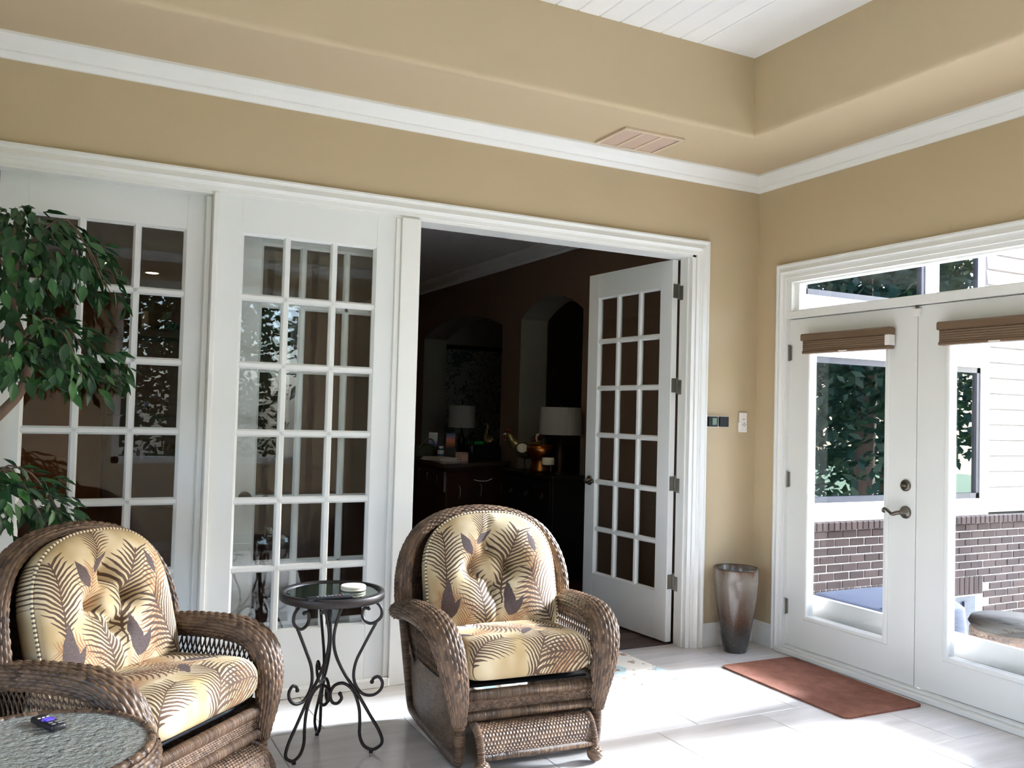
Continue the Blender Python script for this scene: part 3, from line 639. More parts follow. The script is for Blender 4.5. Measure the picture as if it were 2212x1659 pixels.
def make_recliner():
    root = thing('wicker_recliner', '', 'armchair')
    # arms
    pa = [(.395, .27, .505), (.388, .20, .53), (.383, .08, .547), (.378, -.08, .555), (.372, -.20, .545), (.362, -.285, .50), (.347, -.325, .42), (.33, -.335, .33), (.318, -.33, .25), (.31, -.325, .18)]
    ra = [.045, .055, .06, .062, .064, .063, .06, .052, .04, .027]; rb = [.035, .04, .043, .043, .045, .047, .046, .042, .036, .026]
    am = woven_tube(pa, ra, rb, [(1, 0, 0)] * 2, 'arm')
    pl = [(-x, y, z) for x, y, z in pa]; al = woven_tube(pl, ra, rb, [(1, 0, 0)] * 2, 'arm')
    link('arm', am, M_WICK, root); link('arm', al, M_WICK, root)
    # rolled edge of the back
    half = [(.385, .20, .49), (.392, .215, .60), (.386, .235, .69), (.358, .26, .78), (.298, .285, .862), (.20, .305, .917), (.10, .315, .94)]
    pb = [(-x, y, z) for x, y, z in half] + [(0, .318, .947)] + half[::-1]
    rr = [.055, .062, .06, .055, .05, .046, .045]; rb2 = [.038, .034, .03, .027, .025, .024, .024]
    nb_ = woven_tube(pb, rr + [.045] + rr[::-1], rb2 + [.024] + rb2[::-1], [(0, 1, 0)] * 2, 'back_roll')
    link('back_roll', nb_, M_WICK, root)
    hp = spline(pb, 61)
    def bp(u, v):
        i = u * 60; k = int(min(i, 59)); f = i - k; p = hp[k] * (1 - f) + hp[k + 1] * f
        z0 = .28; return (p[0] * (1 - .12 * v), p[1] + .03 + .05 * math.sin(v * PI / 2) * (1 - abs(p[0]) / .45) - .10 * v * .6, p[2] + (z0 - p[2]) * v)
    link('back_panel', sheet(bp, 60, 24, 90, 60, 'back_panel'), M_WICKF, root)
    for s in (1, -1):
        # side panel: dense weave below, open lattice above
        def sp(u, v, s=s): return (s * (.305 + .015 * math.sin(u * PI) + .02 * v), -.30 + .60 * u, .045 + .27 * v)
        link('side_panel', sheet(sp, 24, 12, 48, 42, 'side_panel'), M_WICKF, root)
        m = MB(); N = 26
        for i in range(N):
            for q in (1, -1):
                pts = []
                for k in range(7):
                    t = k / 6; y = -.285 + .57 * (i + .5) / N + q * .016 * math.cos(t * 2 * PI); z = .30 + .215 * t
                    pts.append((s * (.325 + .032 * t) + s * .003 * q, y, z))
                m.tube(pts, .0036, 5, vper=.02)
        o = m.build('lattice', M_WRAP, root, True); o['kind'] = 'stuff'
        m = MB(); m.tube(spline([(s * .31, -.325, .20), (s * .308, -.328, .10), (s * .306, -.315, .04), (s * .305, -.27, .026), (s * .305, 0, .03), (s * .305, .26, .04), (s * .308, .31, .07), (s * .32, .33, .2), (s * .36, .31, .48)], 70), .023, 12); m.build('leg', M_WRAP, root, True)
    # seat rails and weave between them
    MB().tube([(-.30, -.318, .285), (.30, -.318, .285)], .022, 12).build('seat_rail', M_WRAP, root, True)
    MB().tube([(-.30, -.325, .205), (.30, -.325, .205)], .02, 12).build('seat_rail', M_WRAP, root, True)
    link('rail_weave', sheet(lambda u, v: (-.30 + .6 * u, -.324, .205 + .08 * v), 20, 4, 46, 10, 'rail_weave'), M_WICKF, root)
    MB().box(-.29, .29, -.27, .25, .30, .312, .004).build('seat_deck', M_BLACK, root)
    # footrest with ball feet
    fr_ = MB().tube(spline([(-.25, -.30, .172), (-.25, -.345, .17), (-.25, -.385, .15), (-.25, -.415, .10), (-.25, -.425, .05)], 20), .017, 10).build('footrest', M_WRAP, root, True)
    MB().tube(spline([(.25, -.30, .172), (.25, -.345, .17), (.25, -.385, .15), (.25, -.415, .10), (.25, -.425, .05)], 20), .017, 10).build('post', M_WRAP, fr_, True)
    MB().tube([(-.25, -.42, .075), (.25, -.42, .075)], .015, 10).build('rail', M_WRAP, fr_, True)
    fp = spline([(-.30, .174), (-.345, .172), (-.39, .152), (-.415, .10), (-.42, .075)], 17)
    link('footrest_panel', sheet(lambda u, v: (-.25 + .5 * u, fp[int(round(v * 16))][0] - .006, fp[int(round(v * 16))][1] + .006), 20, 16, 34, 16, 'footrest_panel'), M_WICKF, fr_)
    for s in (-1, 1):
        m = MB(); pr = [(.0005, -.034)] + [(.034 * math.cos(a), .034 * math.sin(a)) for a in np.linspace(-PI / 2 + .15, PI / 2 - .15, 12)]; m.lathe(pr, 20, (s * .25, -.427, .036))
        b = m.build('ball_foot', M_WICKF, fr_, True)
        uvl = b.data.uv_layers['UVMap']; li = [l.vertex_index for l in b.data.loops]; n = len(pr)
        for q, vi in enumerate(li): uvl.data[q].uv = ((vi // n) / 20 * 8, (vi % n) * 1.0 + (vi // n) / 20 * 4)
    # cushions
    cm, ol = cushion_seat(); sc_ = link('seat_cushion', cm, M_FABS, root, (0, -.06, .395), (math.radians(-3), 0, 0))
    cm, ol, bt = cushion_back(); bc = link('back_cushion', cm, M_FABB, root, (0, .16, .665), (math.radians(-16), 0, 0))
    MB().tube([(x * 1.0, -.033, y * 1.0) for x, y in ol], .006, 6, closed=True, vper=.004).build('piping', M_PIPE, bc, True)
    for p in bt:
        MB().lathe([(0, -.006), (.008, -.005), (.011, 0), (.008, .005), (0, .006)], 14).build('button', M_PAPER, bc, True, p, (PI / 2, 0, 0))
    return root
ch = make_recliner()
ch.location = (-2.23, -.835, 0); ch.rotation_euler = (0, 0, math.radians(-3.5)); tag(ch, 'brown wicker recliner with palm print cushions beside the doorway', 'armchair', 'wicker recliners')
c2 = copy_tree(ch); c2.location = (-3.745, -.955, 0); c2.rotation_euler = (0, 0, math.radians(44)); tag(c2, 'brown wicker recliner with palm print cushions under the ficus', 'armchair', 'wicker recliners')

# ------------------------------------------------------------------ round mirror-topped iron table
def mirror_mat():
    k = NT('dark_mirror_glass'); k.bsdf(lin(60, 84, 74), 0.02, metal=0.9); return k.m
tb = thing('accent_table', 'small round black iron table with scroll legs and mirrored top', 'table', (-2.973, -.735, 0))
MB().lathe([(.192, .652), (.196, .662), (.212, .662), (.216, .656), (.216, .632), (.212, .628), (.196, .628), (.192, .634), (.192, .652)], 64).build('rim', M_IRON, tb, True)
MB().lathe([(0, .640), (.193, .640), (.193, .652), (.178, .656), (0, .656)], 64).build('table_top', mirror_mat(), tb)
main = [(.075, .632), (.035, .57), (.012, .48), (.02, .40), (.06, .32), (.115, .245), (.17, .16), (.215, .09), (.228, .045), (.205, .02), (.18, .014), (.15, .03), (.133, .07), (.132, .13), (.125, .19), (.10, .25), (.06, .278), (.022, .268), (.004, .235), (.012, .20), (.035, .195), (.052, .215), (.045, .235)]
up_ = [(.172, .63), (.205, .60), (.21, .565), (.19, .54), (.165, .53), (.14, .54), (.128, .565), (.135, .59), (.155, .592)]
low = [(.188, .535), (.165, .49), (.135, .43), (.108, .37), (.10, .31), (.115, .265), (.145, .238), (.185, .237), (.215, .26), (.222, .29), (.205, .312), (.185, .305), (.178, .29)]
for a in (209, 89, -31):
    c_, s_ = math.cos(math.radians(a)), math.sin(math.radians(a)); lg = None
    f3 = lambda pts, n: [(r * c_, r * s_, z) for r, z in spline(pts, n)]
    lg = MB().tube(f3(main, 150), .0068, 8).build('leg', M_IRON, tb, True)
    MB().tube(f3(up_, 50), .0065, 8).build('scroll', M_IRON, lg, True); MB().tube(f3(low, 70), .0065, 8).build('scroll', M_IRON, lg, True)
    for (r, z) in ((.045, .235), (.155, .592), (.178, .29)): MB().lathe([(.0005, -.009), (.007, -.006), (.009, 0), (.007, .006), (.0005, .009)], 10, (r * c_, r * s_, z)).build('scroll_tip', M_IRON, lg, True)
    MB().lathe([(0, 0), (.008, 0), (.009, .004), (.006, .012), (0, .012)], 12, (.183 * c_, .183 * s_, 0)).build('foot', M_IRON, lg, True)
rc = thing('remote_control', 'slim black television remote lying on the mirrored table', 'remote', (-3.02, -.885, .6565), math.radians(3))
MB().box(-.1, .085, -.018, .018, 0, .014, .004, 2).build('body', M_BLACK, rc, True)
for i in range(9):
    for j in range(2): MB().box(-.06 + i * .015, -.052 + i * .015, -.008 + j * .011, -.002 + j * .011, .0135, .0155, .001).build('button', flat('remote_red', (200, 60, 60)) if (i == 6 and j == 0) else M_GREYMARK, rc)
def travertine():
    k = NT('travertine'); tc = k.n('ShaderNodeTexCoord'); mp = k.n('ShaderNodeMapping'); mp.inputs['Scale'].default_value = (4, 18, 4); k.l(tc.outputs['Object'], mp.inputs[0])
    k.bsdf(k.mix(k.noise(2, 5, .6, mp.outputs[0]), lin(238, 228, 206), lin(196, 176, 146)), .5); return k.m
MT = travertine()
cs = MB().lathe([(0, 0), (.05, 0), (.053, .003), (.053, .007), (.05, .010), (0, .010)], 40, (0, 0, 0)).build('stone_coaster', MT, None, True, (-2.885, -.735, .6565)); smooth_angle(cs)
tag(cs, 'lower round travertine coaster on the mirrored table', 'coaster', 'stacked coasters')
cs2 = cs.copy(); COL.objects.link(cs2); cs2.location.z += .0102; tag(cs2, 'upper round travertine coaster stacked on the mirrored table', 'coaster', 'stacked coasters')

# ------------------------------------------------------------------ wicker side table with pebbled glass
st = thing('wicker_side_table', 'round wicker side table with pebbled glass top at lower left', 'table', (-4.04, -1.70, 0))
def pebble():
    k = NT('pebbled_glass'); n = k.noise(38, 3, .6); p = k.bsdf(lin(136, 138, 130), .16, spec=1.0, bump=n, bstr=.8, bdist=.02); p.inputs['Coat Weight'].default_value = 1.0; p.inputs['Coat Roughness'].default_value = .08; k.l([q for q in k.t.nodes if q.type == 'BUMP'][0].outputs[0], p.inputs['Coat Normal']); return k.m
MB().lathe([(0, .493), (.278, .493), (.282, .497), (.278, .501), (0, .501)], 72).build('glass_top', pebble(), st)
RR = [(.288 * math.cos(a), .288 * math.sin(a), .497) for a in np.linspace(0, 2 * PI, 72, endpoint=False)]
MB().tube(RR, .012, 8, closed=True, vper=.03).build('rim', M_WRAP, st, True)
m = MB()
for k_ in range(26):
    a = 2 * PI * k_ / 26; m.tube([((.275 + .003) * math.cos(a), .278 * math.sin(a), .503), (.288 * math.cos(a), .288 * math.sin(a), .511), (.301 * math.cos(a), .301 * math.sin(a), .497)], .0035, 5)
o = m.build('binding', M_WRAP, st, True); o['kind'] = 'stuff'
ap = [((.292 - .01 * math.sin(t)) * 1.0, .0) for t in (0,)]
link('apron', woven_tube([(.296 * math.cos(a), .296 * math.sin(a), .455) for a in np.linspace(0, 2 * PI, 40)], [.016] * 4, [.034] * 4, [(math.cos(a), math.sin(a), 0) for a in np.linspace(0, 2 * PI, 40)], 'apron', step=.006, cap=False), M_WICK, st)
for k_ in range(4):
    a = PI / 4 + k_ * PI / 2; MB().tube([(.27 * math.cos(a), .27 * math.sin(a), .45), (.24 * math.cos(a), .24 * math.sin(a), .2), (.26 * math.cos(a), .26 * math.sin(a), 0)], .02, 10).build('leg', M_WRAP, st, True)
rm = thing('streaming_remote', 'small black remote with purple arrow pad on the pebbled glass', 'remote', (-4.01, -1.535, .502), math.radians(-62))
MB().box(-.062, .062, -.021, .021, 0, .018, .007, 3).build('body', M_BLACK, rm, True)
MP = flat('purple_rubber', (92, 72, 196), .5)
m = MB().box(-.012, .012, -.013, .013, .0175, .0205, .003).box(-.005, .005, -.019, .019, .0175, .0200, .002); m.build('arrow_pad', MP, rm)
for i, x in enumerate((.046, .030)):
    for y in (-.009, .009): MB().box(x - .004, x + .004, y - .006, y + .006, .0175, .0195, .001).build('button', M_GREYMARK, rm)
for y in (-.012, 0, .012): MB().box(-.03, -.024, y - .004, y + .004, .0175, .0192, .001).build('button', M_PLWHITE, rm)

# ------------------------------------------------------------------ planter, mats, wall controls, blinds, vent
def glaze():
    k = NT('brown_glaze'); tc = k.n('ShaderNodeTexCoord'); sp = k.n('ShaderNodeSeparateXYZ'); k.l(tc.outputs['Object'], sp.inputs[0])
    mp = k.n('ShaderNodeMapping'); mp.inputs['Scale'].default_value = (1, 1, .35); k.l(tc.outputs['Object'], mp.inputs[0])
    z = k.math('MULTIPLY_ADD', k.noise(9, 2, .5, mp.outputs[0]), .22, k.math('SUBTRACT', sp.outputs[2], .11))
    r = k.n('ShaderNodeValToRGB'); k.l(k.math('DIVIDE', z, .52), r.inputs[0]); e = r.color_ramp.elements
    e[0].position = .1; e[0].color = lin(62, 60, 56); e[1].position = .99; e[1].color = lin(96, 66, 44)
    for p_, c_ in ((.25, (64, 58, 52)), (.35, (78, 58, 46)), (.6, (104, 90, 78)), (.86, (126, 114, 102)), (.93, (122, 108, 94))):
        q = r.color_ramp.elements.new(p_); q.color = lin(*c_)
    sp2 = k.noise(120, 4, .7); col = k.mix(k.math('MULTIPLY', k.math('GREATER_THAN', sp2, .63), .22), r.outputs[0], lin(206, 200, 192))
    k.bsdf(col, .16, spec=.6); return k.m
pt = thing('planter', 'tall empty brown glazed planter in the corner', 'planter', (-.285, -.165, 0))
body = MB().lathe([(0, 0), (.066, 0), (.071, .004), (.09, .10), (.11, .22), (.125, .33), (.133, .43), (.134, .497), (.137, .502), (.137, .508), (.131, .508), (.127, .50), (.122, .43), (.11, .32), (.08, .1), (.06, .03), (0, .03)], 56).build('body', glaze(), pt, True)
MB().lathe([(.1335, .500), (.1375, .501), (.1385, .505), (.1365, .510), (.131, .510), (.129, .505), (.1335, .500)], 56).build('rim', flat('rim_glaze', (80, 62, 48), .2), pt, True)
MB().lathe([(.0, .06), (.066, .06), (.0, .061)], 32).build('inside', M_BLACK, pt)
def mat_outline(w_, d_, r):
    pts = []
    for cx, cy, a0 in ((w_ / 2 - r, d_ / 2 - r, 0), (-w_ / 2 + r, d_ / 2 - r, 90), (-w_ / 2 + r, -d_ / 2 + r, 180), (w_ / 2 - r, -d_ / 2 + r, 270)):
        for k in range(6): a = math.radians(a0 + 18 * k); pts.append((cx + r * math.cos(a), cy + r * math.sin(a)))
    return pts
def mat_brown():
    k = NT('rust_suede'); k.bsdf(k.mix(k.math('MULTIPLY_ADD', k.noise(9, 5, .7), 1.8, -.4, clamp=True), lin(104, 66, 52), lin(142, 96, 78)), .85, spec=.1, bump=k.noise(300, 3), bstr=.3); return k.m
md = MB().prism(mat_outline(.53, .93, .035), (0, 0, 0), (0, 0, .009), ((1, 0, 0), (0, 1, 0))).build('door_mat', mat_brown(), None, False, (-.345, -.87, .0002), (0, 0, math.radians(-1.5)))
tag(md, 'rust brown suede mat in front of the patio doors', 'mat')
def rug_mat():
    k = NT('floral_rug'); n1, n2 = k.noise(5, 4, .6), k.noise(11, 4, .7)
    c = k.mix(k.math('GREATER_THAN', n1, .56), lin(226, 220, 208), lin(168, 190, 194)); c = k.mix(k.math('GREATER_THAN', n2, .58), c, lin(146, 118, 98))
    k.bsdf(c, .9, bump=k.noise(250, 2), bstr=.5); return k.m
rg = MB().box(-.56, .56, -.275, .275, 0, .01, .003).build('doorway_rug', rug_mat(), None, False, (-1.52, -.245, .0002), (0, 0, math.radians(3)))
tag(rg, 'cream and blue floral rug behind the recliner at the doorway', 'rug')
th = thing('wall_thermometer', 'black twin display wall control beside the door casing', 'thermostat', (-.325, 0, 1.40))
MB().box(-.088, .088, -.006, 0, -.036, .036, .001).build('back_plate', M_PLWHITE, th)
u1 = MB().box(-.084, -.012, -.034, -.006, -.032, .032, .004).build('display_unit', M_BLACK, th)
MB().box(-.058, -.024, -.0352, -.034, -.02, .022).build('screen', M_LCD, u1)
u2 = MB().box(.012, .08, -.028, -.006, -.032, .032, .003).build('switch_unit', M_BLACK, th)
for i in range(4): MB().box(.022, .046, -.0292, -.028, -.022 + i * .012, -.015 + i * .012).build('key', M_BLACK, u2)
wr = thing('fan_remote', 'white handheld remote in its cradle on the corner wall', 'remote', (-.118, 0, 1.40))
MB().box(-.028, .028, -.022, -.004, -.052, .062, .003).build('body', M_PLWHITE, wr)
MB().box(-.032, .032, -.018, 0, -.064, .0, .003).build('cradle', M_PLWHITE, wr)
MB().box(-.011, .009, -.0226, -.022, .017, .020).build('mark', M_GREYMARK, wr)
for (x, z) in ((.004, -.006), (.004, -.022), (-.008, -.014), (.014, -.014)): MB().lathe([(0, 0), (.004, 0), (.004, .001), (0, .001)], 10).build('button', M_LCD, wr, False, (x, -.0218, z), (PI / 2, 0, 0))
MB().box(-.014, .012, -.0186, -.018, -.050, -.0465).build('logo_strip', M_BLACK, wr)
def blind(y0, y1, label, cap):
    b = thing('cellular_blind', label, 'blind', (0, 0, 0), 0, 'raised cellular blinds on the patio doors'); X = .015
    MB().prism([(0, 1.902), (0, 1.936), (-.012, 1.944), (-.055, 1.944), (-.062, 1.936), (-.062, 1.905), (-.05, 1.902)], (X, y0, 0), (X, y1, 0), ((1, 0, 0), (0, 0, 1))).build('headrail', M_BLINDR, b)
    for i in range(5):
        z = 1.842 + i * .0122; MB().prism([(-.002, z), (-.046, z), (-.05, z + .006), (-.046, z + .0122), (-.002, z + .0122)], (X, y0 - .006, 0), (X, y1 + (.03 if cap else .006), 0), ((1, 0, 0), (0, 0, 1))).build('pleat', M_BLIND, b)
    MB().box(X - .052, X - .002, y1, y0, 1.824, 1.842, .004).build('bottom_rail', M_BLINDR, b)
    if cap: MB().box(X - .05, X - .002, y1, y1 + .028, 1.844, 1.902, .001).build('end_cap', M_PLWHITE, b)
    ym = (y0 + y1) / 2; MB().box(X - .056, X - .05, ym - .03, ym + .03, 1.826, 1.832, .001).build('pull_tab', M_PLWHITE, b)
blind(-.425, -1.055, 'brown cellular blind raised on the leaf with the lever', True)
blind(-1.355, -1.97, 'brown cellular blind raised on the leaf at the right edge', False)
al = thing('door_sensor', 'small white contact sensor at the top of the patio doors', 'sensor', (0.0, -1.19, 2.02))
MB().box(.004, .027, -.02, .02, -.028, .012, .002).build('body', M_PLWHITE, al); MB().box(.01, .02, -.006, .006, .012, .03).build('clip', M_STEEL, al)
vt = thing('ceiling_vent', 'beige three-panel air vent in the soffit', 'vent', (-1.16, -.285, ZS))
M_VENT = flat('vent_paint', (206, 184, 158), .5, var=.01); M_VENTS = flat('vent_slat_paint', (188, 160, 140), .5)
MB().box(-.2, .2, -.155, -.135, -.014, 0, .002).box(-.2, .2, .135, .155, -.014, 0, .002).box(-.2, -.18, -.135, .135, -.014, 0).box(.18, .2, -.135, .135, -.014, 0).box(-.07, -.05, -.135, .135, -.013, 0).box(.05, .07, -.135, .135, -.013, 0).build('frame', M_VENT, vt)
for k_ in range(3):
    x0 = (-.18, -.05, .07)[k_]; x1 = (-.07, .05, .18)[k_]
    m = MB()
    for i in range(18): y = -.132 + i * .0147; m.prism([(0, -.002), (.012, -.009), (.012, -.0105), (0, -.0035)], (x0, y, 0), (x1, y, 0), ((0, 1, 0), (0, 0, 1)))
    o = m.build('louvre_panel', M_VENTS, vt)

# ------------------------------------------------------------------ things in the dark room
dk = thing('corner_desk', 'dark wood desk unit with granite counter in the dark room', 'desk', (0, 0, 0))
poly = [(-.86, 3.14), (-.60, 4.6), (-.55, 5.2), (.08, 5.2), (.08, 3.62)]
inn = [(-.80, 3.22), (-.55, 4.6), (-.52, 5.15), (.07, 5.15), (.07, 3.66)]
MB().prism(poly, (0, 0, .895), (0, 0, .93), ((1, 0, 0), (0, 1, 0))).build('counter_top', M_GRANITE, dk)
MB().prism(inn, (0, 0, 0), (0, 0, .894), ((1, 0, 0), (0, 1, 0))).build('cabinet_body', M_WOODDK, dk)
f0, f1 = Vector((-.80, 3.22, 0)), Vector((.07, 3.66, 0)); dv = (f1 - f0); ln = dv.length; dv.normalize(); nv = Vector((dv.y, -dv.x, 0))
for i in range(3):
    a, b = ln * (i / 3) + .01, ln * ((i + 1) / 3) - .01; p0, p1 = f0 + dv * a, f0 + dv * b
    dr = MB().prism([(0, .08), (.018, .09), (.018, .84), (0, .85)], p0, p1, (nv, (0, 0, 1))).build('cabinet_door', M_WOODDK, dk)
    hc = (p0 + p1) / 2 + nv * .02; MB().tube(spline([hc + nv * 0 + Vector((0, 0, .60)), hc + nv * .02 + Vector((0, 0, .62)), hc + nv * .02 + Vector((0, 0, .70)), hc + Vector((0, 0, .72))], 10), .004, 6).build('handle', M_STEEL, dr, True)
g0, g1 = Vector((-.80, 3.22, 0)), Vector((-.55, 4.6, 0)); dv = (g1 - g0).normalized(); nv = Vector((-dv.y, dv.x, 0))
for i in range(3):
    p0, p1 = g0 + dv * (.01 + .46 * i), g0 + dv * (.45 + .46 * i)
    dr = MB().prism([(0, .66), (.018, .67), (.018, .85), (0, .86)], p0, p1, (nv, (0, 0, 1))).build('drawer', M_WOODDK, dk)
    hc = (p0 + p1) / 2 + nv * .02; MB().tube([hc + Vector((0, 0, .72)), hc + nv * .02 + Vector((0, 0, .73)), hc + nv * .02 + Vector((0, 0, .80)), hc + Vector((0, 0, .81))], .004, 6).build('handle', M_STEEL, dr, True)
ct = thing('black_chest', 'black lacquer chest of drawers with ring pulls under the narrow arch', 'chest', (0, 0, 0))
MB().box(-.26, .09, 2.16, 3.08, 0, .86, .004).build('body', M_BLKWOOD, ct); MB().box(-.29, .095, 2.12, 3.11, .86, .89, .005).build('top', M_BLKWOOD, ct)
for i in range(3):
    for j in range(3):
        y0, y1, z0, z1 = 2.19 + i * .29, 2.47 + i * .29, .06 + j * .265, .31 + j * .265
        d_ = MB().box(-.272, -.26, y0, y1, z0, z1, .003).build('drawer', M_BLKWOOD, ct)
        MB().tube([(-.278, (y0 + y1) / 2 + .022 * math.cos(a), (z0 + z1) / 2 - .01 + .022 * math.sin(a)) for a in np.linspace(0, 2 * PI, 16, endpoint=False)], .004, 6, closed=True).build('ring_pull', M_STEEL, d_, True)
def lamp(name, label, loc, r0, r1, h0, h1, finial):
    l_ = thing(name, label, 'lamp', loc)
    MB().lathe([(0, 0), (.07, 0), (.07, .012), (.03, .02), (.018, .05), (.035, .1), (.045, .15), (.03, h0 * .75), (.012, h0 * .85), (.01, h0 + .02), (0, h0 + .02)], 24).build('base', M_BRONZE, l_, True)
    MB().lathe([(r0, h0), (r1, h1), (r1 - .003, h1), (r0 - .003, h0)], 32).build('lamp_shade', M_SHADE, l_)
    m = MB().tube([(0, 0, h0), (0, 0, h1 + .02)], .004, 6)
    if finial: m.lathe([(.0005, h1 + .0), (.012, h1 + .02), (.016, h1 + .045), (.006, h1 + .075), (.0005, h1 + .085)], 10)
    m.build('finial', M_BRONZE, l_, True)
    return l_
lamp('desk_lamp', 'lamp with drum shade and pointed finial on the desk', (-.09, 4.5, .93), .15, .145, .315, .555, True)
lamp('table_lamp', 'larger lamp with drum shade behind the copper vase', (-.10, 2.33, .89), .19, .18, .35, .59, False)
vs = MB().lathe([(0, 0), (.085, 0), (.094, .012), (.094, .04), (.084, .075), (.08, .095), (.09, .125), (.112, .16), (.126, .19), (.13, .215), (.124, .238), (.112, .25), (.106, .244), (.114, .22), (.09, .15), (0, .13)], 36).build('copper_vase', M_COPPER, None, True, (-.17, 2.55, .89)); tag(vs, 'hammered copper vase on the black chest', 'vase')
cd_ = thing('candle_holder', 'cream pillar candle on a small metal stand beside the copper vase', 'candle', (-.2, 2.36, .89))
MB().lathe([(0, .085), (.052, .085), (.056, .095), (.056, .135), (.05, .148), (0, .146)], 24).build('candle', M_CANDLE, cd_, True)
for a in (30, 150, 270): MB().tube([(.05 * math.cos(math.radians(a)), .05 * math.sin(math.radians(a)), 0), (.05 * math.cos(math.radians(a)), .05 * math.sin(math.radians(a)), .085)], .004, 6).build('leg', M_STEEL, cd_, True)
MB().lathe([(.0, .08), (.056, .08), (.056, .086), (0, .086)], 24).build('dish', M_BRONZE, cd_)
# rooster figurine (one continuous body, painted wing and comb as its parts)
ro = thing('rooster_figurine', 'painted metal rooster figurine with red comb on the black chest', 'figurine', (-.12, 2.93, .89), math.radians(62)); ro.scale = (1.12,) * 3
prof = spline([(.16, .30, .012), (.135, .275, .032), (.11, .235, .036), (.07, .19, .058), (0, .165, .078), (-.06, .185, .06), (-.10, .215, .034), (-.13, .25, .01)], 26)
m = MB(); m.tube([(0, p[0], p[1]) for p in prof], [p[2] for p in prof], 16); m.build('body', M_GOLD, ro, True)
MR = flat('comb_red', (110, 34, 30), .5); MDK = flat('rooster_black', (26, 22, 20), .4)
for k_, (y, z, r) in enumerate(((.165, .325, .014), (.15, .338, .013), (.135, .335, .013), (.172, .27, .013), (.175, .25, .011))): MB().lathe([(.0005, -r), (r * .8, -r * .6), (r, 0), (r * .8, r * .6), (.0005, r)], 10, (0, y, z)).build('comb', MR, ro, True)
MB().tube([(0, .17, .298), (0, .198, .29)], [.009, .001], 8).build('beak', M_CANDLE, ro, True)
for s in (-1, 1):
    wg = MB().lathe([(.0005, .0), (.03, .004), (.052, .0), (.03, -.004), (.0005, -.004)], 18).build('wing', M_CANDLE, ro, True, (s * .076, .03, .185), (0, PI / 2, 0))
    MB().tube([(s * .079, .03 + .055 * math.cos(a), .185 + .045 * math.sin(a)) for a in np.linspace(0, 2 * PI, 20, endpoint=False)], .006, 6, closed=True).build('wing_edge', MDK, ro, True)
    MB().tube([(s * .02, 0, .11), (s * .02, .01, .06), (s * .02, 0, .004)], .004, 6).tube([(s * .02, -.015, .004), (s * .02, .025, .004)], .004, 6).build('leg', MDK, ro, True)
for k_ in range(5):
    a = math.radians(60 + 22 * k_); MB().tube(spline([(0, -.10, .215), (0, -.10 - .06 * math.cos(a) * -1 * -1, .215 + .07 * math.sin(a)), (0, -.10 - .11 * abs(math.cos(a * .7)), .215 + .10 * math.sin(a))], 10), [.008] * 3 + [.012] * 4 + [.008, .005, .002], 8).build('tail_feather', (MDK, MR, M_CANDLE)[k_ % 3], ro, True)
DZ = .9305
def desk_item(o, x, y, rz, label, cat, group=None):
    o.location = (x, y, DZ); o.rotation_euler = (0, 0, rz); return tag(o, label, cat, group)
pp = thing('paper_pile', 'loose pile of letters and papers on the granite counter', 'papers', (-.66, 3.74, DZ), .2)
for k_ in range(5): MB().box(-.11, .11, -.15, .15, k_ * .007, k_ * .007 + .006).build('sheet', M_PAPER, pp, False, (random.uniform(-.02, .02), random.uniform(-.02, .02), 0), (0, 0, random.uniform(-.2, .2)))
bt = thing('pill_bottle', 'white capped blue plastic bottle on the granite counter', 'bottle', (-.535, 4.0, DZ))
MB().lathe([(0, 0), (.034, 0), (.036, .004), (.036, .085), (.028, .10), (.02, .105), (0, .105)], 24).build('body', M_BLUEPL, bt, True); MB().lathe([(0, .105), (.025, .105), (.025, .13), (0, .13)], 24).build('cap', M_PLWHITE, bt, True); MB().lathe([(.0365, .05), (.0365, .09)], 24).build('wrapper', M_PLWHITE, bt, True)
nc = thing('note_cube', 'pale cardboard note cube holder on the granite counter', 'note holder', (-.45, 3.66, DZ), .3)
MB().box(-.045, .045, -.045, -.04, 0, .075).box(-.045, .045, .04, .045, 0, .085).box(-.045, -.04, -.04, .04, 0, .085).box(.04, .045, -.04, .04, 0, .085).build('holder', flat('kraft_card', (206, 170, 150), .8), nc); MB().box(-.038, .038, -.038, .038, 0, .065).build('note_pad', M_PAPER, nc)
bb = thing('black_flask', 'tall black drinks flask standing on the granite counter', 'bottle', (-.37, 3.60, DZ))
MB().lathe([(0, 0), (.034, 0), (.034, .15), (.03, .165), (.018, .17), (.018, .19), (0, .19)], 24).build('body', M_BLACK, bb, True); MB().lathe([(.019, .17), (.022, .172), (.022, .195), (0, .197)], 20).build('cap', M_BLACK, bb, True)
def picture(name, label, x, y, rz, cols):
    p_ = thing(name, label, 'picture frame', (x, y, DZ + .10), rz); k = NT(name + '_print'); tc = k.n('ShaderNodeTexCoord'); sp = k.n('ShaderNodeSeparateXYZ'); k.l(tc.outputs['Generated'], sp.inputs[0])
    r = k.n('ShaderNodeValToRGB'); k.l(k.math('MULTIPLY_ADD', k.noise(4, 3), cols[3], sp.outputs[2]), r.inputs[0]); e = r.color_ramp.elements
    e[0].color = lin(*cols[0]); e[1].color = lin(*cols[2]); q = e.new(.5); q.color = lin(*cols[1]); k.bsdf(r.outputs[0], .4)
    f_ = MB().box(-.055, .055, 0, .012, 0, .17, .002).build('frame', M_WOODDK, p_, False, None, (math.radians(-12), 0, 0)); MB().box(-.047, .047, -.002, 0, .01, .16).build('photo', k.m, f_)
    MB().box(-.01, .01, .0, .09, -.10, -.09).box(-.06, .06, 0, .02, -.10, 0).build('stand', M_WOODDK, p_); return p_
picture('photo_frame', 'tilted photo stand with a blue and white picture on the desk', -.49, 4.34, -.5, ((30, 40, 40), (90, 110, 190), (220, 215, 205), .9))
